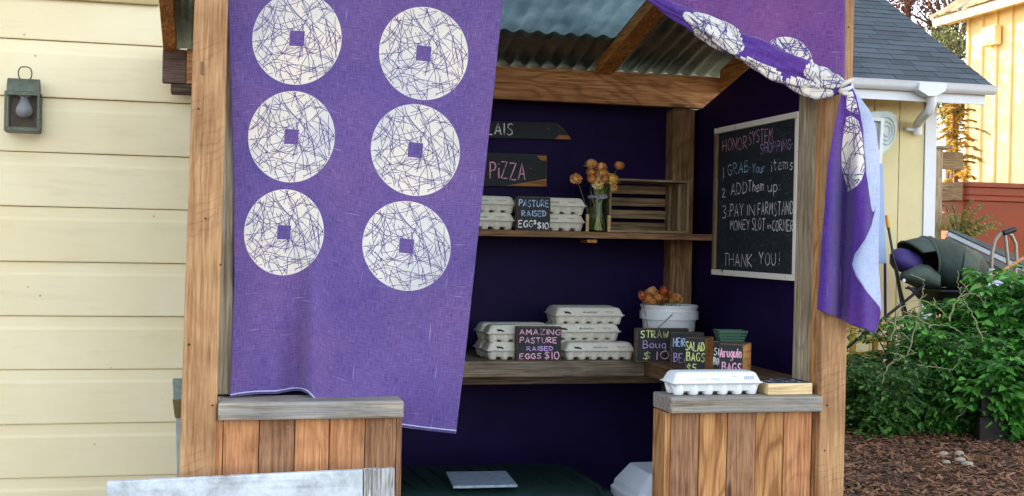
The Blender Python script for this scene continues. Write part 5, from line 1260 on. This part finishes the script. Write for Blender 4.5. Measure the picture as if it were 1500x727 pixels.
# ================================================================== PLANTS AND TREES
def leafcloud(P, D, U, L, Wd, fold=.25, droop=.15):
    """P base points, D direction, U up-ish; six-vertex folded leaves"""
    n = len(P); D = D/np.linalg.norm(D, axis=1, keepdims=True); Sd = np.cross(D, U); Sd /= np.maximum(np.linalg.norm(Sd, axis=1, keepdims=True), 1e-6); N_ = np.cross(Sd, D)
    L = L[:, None]; W_ = Wd[:, None]
    v = np.stack([P, P+D*L*.35+Sd*W_*.5+N_*W_*fold, P+D*L*.7+Sd*W_*.36+N_*(W_*fold*.8-L*droop*.5), P+D*L-N_*L*droop, P+D*L*.7-Sd*W_*.36+N_*(W_*fold*.8-L*droop*.5), P+D*L*.35-Sd*W_*.5+N_*W_*fold, P+D*L*.5-N_*L*droop*.2], 1).reshape(-1, 3)
    f = np.array([(0, 1, 6), (1, 2, 6), (2, 3, 6), (3, 4, 6), (4, 5, 6), (5, 0, 6)])
    return v.tolist(), (np.arange(n)[:, None, None]*7+f[None]).reshape(-1, 3).tolist()
def unit(n): v = rng.normal(size=(n, 3)); return v/np.linalg.norm(v, axis=1, keepdims=True)
M_tom = leafmat('tomato_leaf', '#1b541c', '#6cb444', .3, .5); M_tomd = leafmat('older_tomato_leaf', '#1d481c', '#5f9038', .25, .6)
M_vine = plain('green_vine_stem', '#3f5a30', .7, .2, 40); M_dry = plain('dry_vine_stem', '#8a8a62', .8, .25, 40)
def tomato(px, Y, h, spread, nst, lush, label, leafsz=.06, mat=None):
    b = at(px, 500, Y); root = thing('tomato_plant', label, 'plant', (b.x, Y, 0), 0, 'tomato plants in the garden bed'); rr = random.Random(int(px*7+Y*10))
    m = MB(); P, D, L = [], [], []
    for s_ in range(nst):
        a = rr.uniform(0, 6.28); q = rr.uniform(.2, 1)*spread; top = h*rr.uniform(.45, 1); pth = []; drp = rr.uniform(0, .35)*h
        wob = [rr.uniform(-.06, .06) for _ in range(6)]
        for i in range(11):
            t = i/10; z = top*(1.25*t-.25*t**4)-drp*max(0, t-.6)**2*5; pth.append(Vector((b.x+math.cos(a)*q*t**1.3+wob[i % 6]*t*.5, Y+math.sin(a)*q*.8*t**1.3+wob[(i+2) % 6]*t*.5, max(.02, z))))
        m.tube(pth, [.008*(1-.6*i/10) for i in range(11)], 5)
        for i in range(1, 11):
            for _ in range(2 if rr.random() < lush else (1 if rr.random() < lush else 0)):
                az = rr.uniform(0, 6.28); rl = rr.uniform(.10, .22); o = pth[i]; d = Vector((math.cos(az), math.sin(az), rr.uniform(-.5, .4))).normalized(); sd = Vector((-math.sin(az), math.cos(az), 0))
                m.tube([o, o+d*rl*.5+Vector((0, 0, .01)), o+d*rl-Vector((0, 0, .02))], .0025, 4)
                for k in range(4):
                    o2 = o+d*rl*(.35+.22*k)-Vector((0, 0, .02*(.35+.22*k)))
                    for sg in ((-1, 1) if k < 3 else (0,)):
                        P.append(o2); D.append((d*.55+sd*sg*.8+Vector((0, 0, rr.uniform(-.45, .1)))) if sg else d+Vector((0, 0, -.3))); L.append(leafsz*rr.uniform(.45, 1.6))
    obj('stem', m, M_vine if lush > 0 else M_dry, root, smooth=70)
    if P:
        P = np.array(P); D = np.array(D); L = np.array(L); U = np.tile([0, 0, 1.], (len(P), 1))+rng.normal(0, .35, (len(P), 3))
        obj('foliage', leafcloud(P, D, U, L, L*rng.uniform(.5, .75, len(L))), mat or M_tom, root)
tomato(1262, 8.6, .58, .38, 22, .55, 'thin straggly tomato plant nearest the wooden post', .038, M_tomd)
tomato(1300, 8.3, .62, .42, 24, .6, 'straggly tomato plant in front of the yellow stool', .038, M_tomd)
tomato(1345, 8.5, .85, .45, 26, .65, 'tomato plant below the stroller with dry shoots', .038, M_tomd)
tomato(1392, 8.35, .92, .45, 28, .8, 'leafy tomato plant in the middle of the bed', .05)
tomato(1440, 8.7, 1.28, .45, 34, .97, 'dense bright green tomato plant in front of the wheelbarrow', .07)
tomato(1482, 8.5, 1.36, .48, 42, .98, 'tallest lush tomato plant at the right edge', .075)
tomato(1520, 8.6, 1.45, .5, 30, .98, 'lush tomato plant cut by the right edge of the view', .075)
tomato(1275, 9.2, .62, .4, 16, .8, 'sparse tomato plant behind the one by the post', .038, M_tomd)
tomato(1325, 9.1, 1.0, .4, 18, .7, 'rear tomato plant just under the stroller front', .038, M_tomd)
tomato(1372, 9.1, 1.05, .4, 20, .75, 'rear tomato plant under the wheelbarrow tub', .055)
tomato(1480, 8.0, .78, .42, 30, .97, 'low lush tomato plant spilling over the dark bed board', .07)
# bare dry vines arching over the bed
for i, (pts, lb) in enumerate([([(1305, 500), (1318, 455), (1345, 440), (1372, 450), (1392, 470)], 'dry vine arching over the left of the bed'), ([(1330, 520), (1343, 470), (1352, 425), (1353, 408)], 'upright forked dry vine before the stroller'),
    ([(1440, 500), (1425, 462), (1412, 440), (1404, 420), (1402, 406)], 'pale dry vine rising before the wheelbarrow tub'), ([(1292, 560), (1302, 535), (1325, 522), (1343, 517)], 'thick pale bent vine low in the bed'),
    ([(1343, 535), (1370, 538), (1395, 542)], 'short pale straight cane low in the bed'), ([(1390, 470), (1402, 440), (1420, 430), (1436, 436), (1444, 452)], 'thin dry vine looping in front of the tub'),
    ([(1400, 615), (1425, 590), (1450, 575), (1468, 572)], 'pale dry shoot reaching toward the dark bed board'), ([(1312, 470), (1335, 462), (1360, 475), (1390, 478), (1412, 490)], 'tangled dry vine lying across the plants')]):
    Yv = 8.05; P = [at(a, b, Yv) for a, b in pts]; fine = []
    PP = [P[0]*2-P[1]]+P+[P[-1]*2-P[-2]]
    for q_ in range(1, len(PP)-2):
        p0, a, b, p3 = PP[q_-1:q_+3]
        for k in range(6):
            t = k/6; cr_ = (a*2+(b-p0)*t+(p0*2-a*5+b*4-p3)*t*t+(a*3-p0-b*3+p3)*t**3)*.5; fine.append(cr_+Vector((0, .012*math.sin(k*2+i), .004*math.sin(k*3+i*2))))
    fine.append(P[-1]); m = MB(); m.tube(fine, [.0052*(1-.65*k/len(fine)) for k in range(len(fine))], 6); r2 = random.Random(i)
    for k in range(2, len(fine), 5): d = Vector((r2.uniform(-.1, .1), r2.uniform(-.05, .05), r2.uniform(.0, .1))); m.tube([fine[k], fine[k]+d*.6+Vector((.01, 0, 0)), fine[k]+d], .003, 4)
    tag(obj('dry_vine', m, M_dry, smooth=60), lb, 'dry vine', 'bare dry vines over the tomato bed')
# ground cover
n = 2600; P = np.stack([rng.uniform(4.2, 7.6, n), rng.uniform(7.95, 9.6, n), rng.uniform(.02, .22, n)], 1); D = unit(n); D[:, 2] = np.abs(D[:, 2])*.6; L = rng.uniform(.03, .09, n)
obj('low_weeds', leafcloud(P, D, np.tile([0, 0, 1.], (n, 1)), L, L*.6), M_tomd, kind='stuff')['label'] = 'low green weeds under the tomato plants'
a, b = at(1441, 640, 7.85), at(1560, 640, 7.85)
bed = thing('raised_bed', 'dark timber raised bed edge at the lower right beneath the lush leaves', 'raised bed', (a.x, 7.9, 0))
z1_, zm_ = at(1470, 572, 7.9).z, at(1470, 610, 7.9).z
M_dw = wood('dark_wet_timber', '#100e0d', '#2c2622', 'x', ring=.3)
obj('bed_board', MB().box(a.x, b.x, 7.88, 7.92, zm_+.003, z1_), M_dw, bed, bevel=.004); obj('bed_board', MB().box(a.x-.02, b.x, 7.87, 7.915, .0, zm_-.003), M_dw, bed, bevel=.004)
M_st = plain('pale_stone', '#98907f', .8, .15, 30)
for i, (px, py, r, lb) in enumerate([(1382, 665, .030, 'pale rounded stone on the mulch, farthest left of a small group'), (1386, 677, .024, 'small pale stone just in front of the leftmost stone'), (1405, 664, .030, 'pale stone in the middle of the small group on the mulch'), (1406, 674, .033, 'flat pale stone in front of the middle stone'), (1417, 680, .034, 'largest pale stone at the right of the small group')]):
    c = atz(px, py, .03); m = MB(); m.lathe([(r*.5, -r*.5), (r*.95, -r*.25), (r, 0), (r*.8, r*.35), (r*.3, r*.5)], c, 9, 1.25, .9); r3 = random.Random(i); m.v = [(x+r3.uniform(-.003, .003), y+r3.uniform(-.003, .003), z) for x, y, z in m.v]
    tag(obj('stone', m, M_st, smooth=50), lb, 'stone', 'pale stones on the mulch')

def tree(name, label, x, y, zc, rx, rz, nl, mat, lsz, trunk_r=.14, clumps=26, seed=1, bark=None, sparse=1.0, cat='tree'):
    root = thing(name, label, cat, (x, y, 0)); r_ = random.Random(seed); m = MB()
    base = Vector((x, y, 0)); fork = Vector((x, y, max(.4, zc-rz*.75))); m.tube([base, (base+fork)/2+Vector((.05, 0, 0)), fork], [trunk_r, trunk_r*.8, trunk_r*.65], 8); P, D = [], []
    for k in range(clumps):
        a = r_.uniform(0, 6.28); q = r_.uniform(.3, 1)**.6; e = r_.uniform(-.9, 1); c = Vector((x+math.cos(a)*rx*q*math.sqrt(1-e*e*.9), y+math.sin(a)*rx*q*math.sqrt(1-e*e*.9), zc+rz*e*.9))
        mid = fork.lerp(c, .5)+Vector((r_.uniform(-.1, .1)*rx, r_.uniform(-.1, .1)*rx, .12*rz)); m.tube([fork, mid, c], [trunk_r*.4, trunk_r*.2, trunk_r*.05], 5)
        for _ in range(5):
            e2 = c+Vector((r_.gauss(0, .3)*rx*.6, r_.gauss(0, .3)*rx*.6, r_.gauss(0, .25)*rz*.6)); m.tube([c.lerp(mid, .3), e2], [trunk_r*.08, trunk_r*.03], 4)
            cnt = int(nl/clumps/5); cc = rng.normal(0, 1, (cnt, 3))*np.array([rx*.13, rx*.13, rz*.11])*sparse+np.array(e2); P.append(cc)
    P = np.concatenate(P); D = unit(len(P)); L = rng.uniform(.6, 1.4, len(P))*lsz
    obj('trunk', m, bark or plain(name+'_bark', '#4a3c30', .9, .3, 20), root, smooth=70); obj('crown', leafcloud(P, D, unit(len(P)), L, L*.6), mat, root)
c = at(1395, 20, 25); tree('plum_tree', 'dark red leaved tree against the sky between the two roofs', c.x, 25, c.z+.3, 1.5, 1.9, 5200, leafmat('red_plum_leaf', '#22100f', '#5e2620', .2), .085, .16, 26, 3)
c = at(1330, -30, 26.5); tree('bare_branched_tree', 'sparse dark branched tree above the shed roof', c.x, 26.5, c.z+.2, 1.4, 1.1, 900, leafmat('brown_leaf', '#2a2018', '#6e4a2a', .2), .08, .14, 22, 8)
c = at(1400, 70, 22.5); tree('small_leaved_tree', 'green and pale flecked tree behind the shed roof ridge', c.x, 22.5, c.z-.5, 1.1, 1.3, 4200, leafmat('pale_green_leaf', '#1c3018', '#6d7c4c', .2), .07, .12, 20, 5)
tree('shade_tree', 'leafy tree behind the shed that dapples the yellow house', 7.2, 25.6, 6.9, 2.3, 2.2, 11000, leafmat('shade_tree_leaf', '#27451f', '#5c7a34', .3), .13, .2, 30, 12)
# golden conifer
c = at(1402, 300, 14.4); con = thing('golden_conifer', 'golden drooping conifer between the shed corner and the red-brown fence', 'conifer', (c.x, 14.4, 0))
m = MB(); m.tube([(c.x, 14.4, 0), (c.x, 14.4, 1.8), (c.x-.1, 14.4, 3.7)], [.06, .045, .012], 7); P, D, L = [], [], []; r_ = random.Random(6)
for k in range(110):
    z = 1.15+2.5*(k/110); a = r_.uniform(0, 6.28); ln = (.62-.38*(k/110))*r_.uniform(.5, 1.15); o = Vector((c.x, 14.4, z)); pts = []
    for i in range(7): t = i/6; pts.append(o+Vector((math.cos(a)*ln*t, math.sin(a)*ln*t, .10*t-.30*t*t*ln*1.6)))
    m.tube(pts, .006, 4)
    for i in range(1, 7):
        for _ in range(14):
            q = pts[i-1].lerp(pts[i], r_.random()); s_ = r_.choice((-1, 1)); d = Vector((math.cos(a)*.6-math.sin(a)*s_, math.sin(a)*.6+math.cos(a)*s_, r_.uniform(-.6, .15))); P.append(q); D.append(d); L.append(r_.uniform(.035, .085))
obj('trunk', m, plain('conifer_bark', '#6b4f30', .9, .2, 30), con, smooth=70)
obj('foliage', leafcloud(np.array(P), np.array(D), np.tile([0, 0, 1.], (len(P), 1)), np.array(L), np.array(L)*.35), leafmat('golden_needle', '#8a7a30', '#d8b860', .35), con)
# fern-like fronds in front of the fence
fr = thing('fern_shrub', 'arching green and yellow fronds in front of the red-brown fence', 'shrub', (at(1410, 330, 11.6).x, 11.6, 0)); m = MB(); P, D, L = [], [], []
b0 = at(1404, 345, 11.6)
for k, (ex_, ey_) in enumerate([(1464, 338), (1455, 318), (1440, 300), (1425, 292), (1388, 318), (1376, 335), (1395, 300), (1445, 345), (1380, 300), (1470, 330), (1415, 310), (1430, 330)]):
    e = at(ex_, ey_, 11.5+.04*(k % 4)); o = Vector((b0.x, 11.6, b0.z-.15)); mid = (o+e)/2+Vector((0, 0, .22)); pts = [o*(1-t)**2+mid*2*t*(1-t)+e*t*t for t in [i/12 for i in range(13)]]; m.tube(pts, .005, 4); dirx = (e-o).normalized()
    for i in range(2, 13):
        for sg in (-1, 1):
            for _ in range(2): P.append(pts[i]+Vector((r_.uniform(-.01, .01), 0, 0))); D.append(dirx*.5+Vector((0, sg*.5, sg*.6+r_.uniform(-.5, .2)))); L.append(.075*(1.15-i/14))
m.tube([(b0.x, 11.6, 0), (b0.x, 11.6, b0.z-.14)], .02, 6)
obj('stem', m, M_vine, fr, smooth=70); obj('foliage', leafcloud(np.array(P), np.array(D), np.tile([0, -1., .3], (len(P), 1)), np.array(L), np.array(L)*.42), leafmat('frond_leaf', '#3f5a24', '#a8944a', .3), fr)
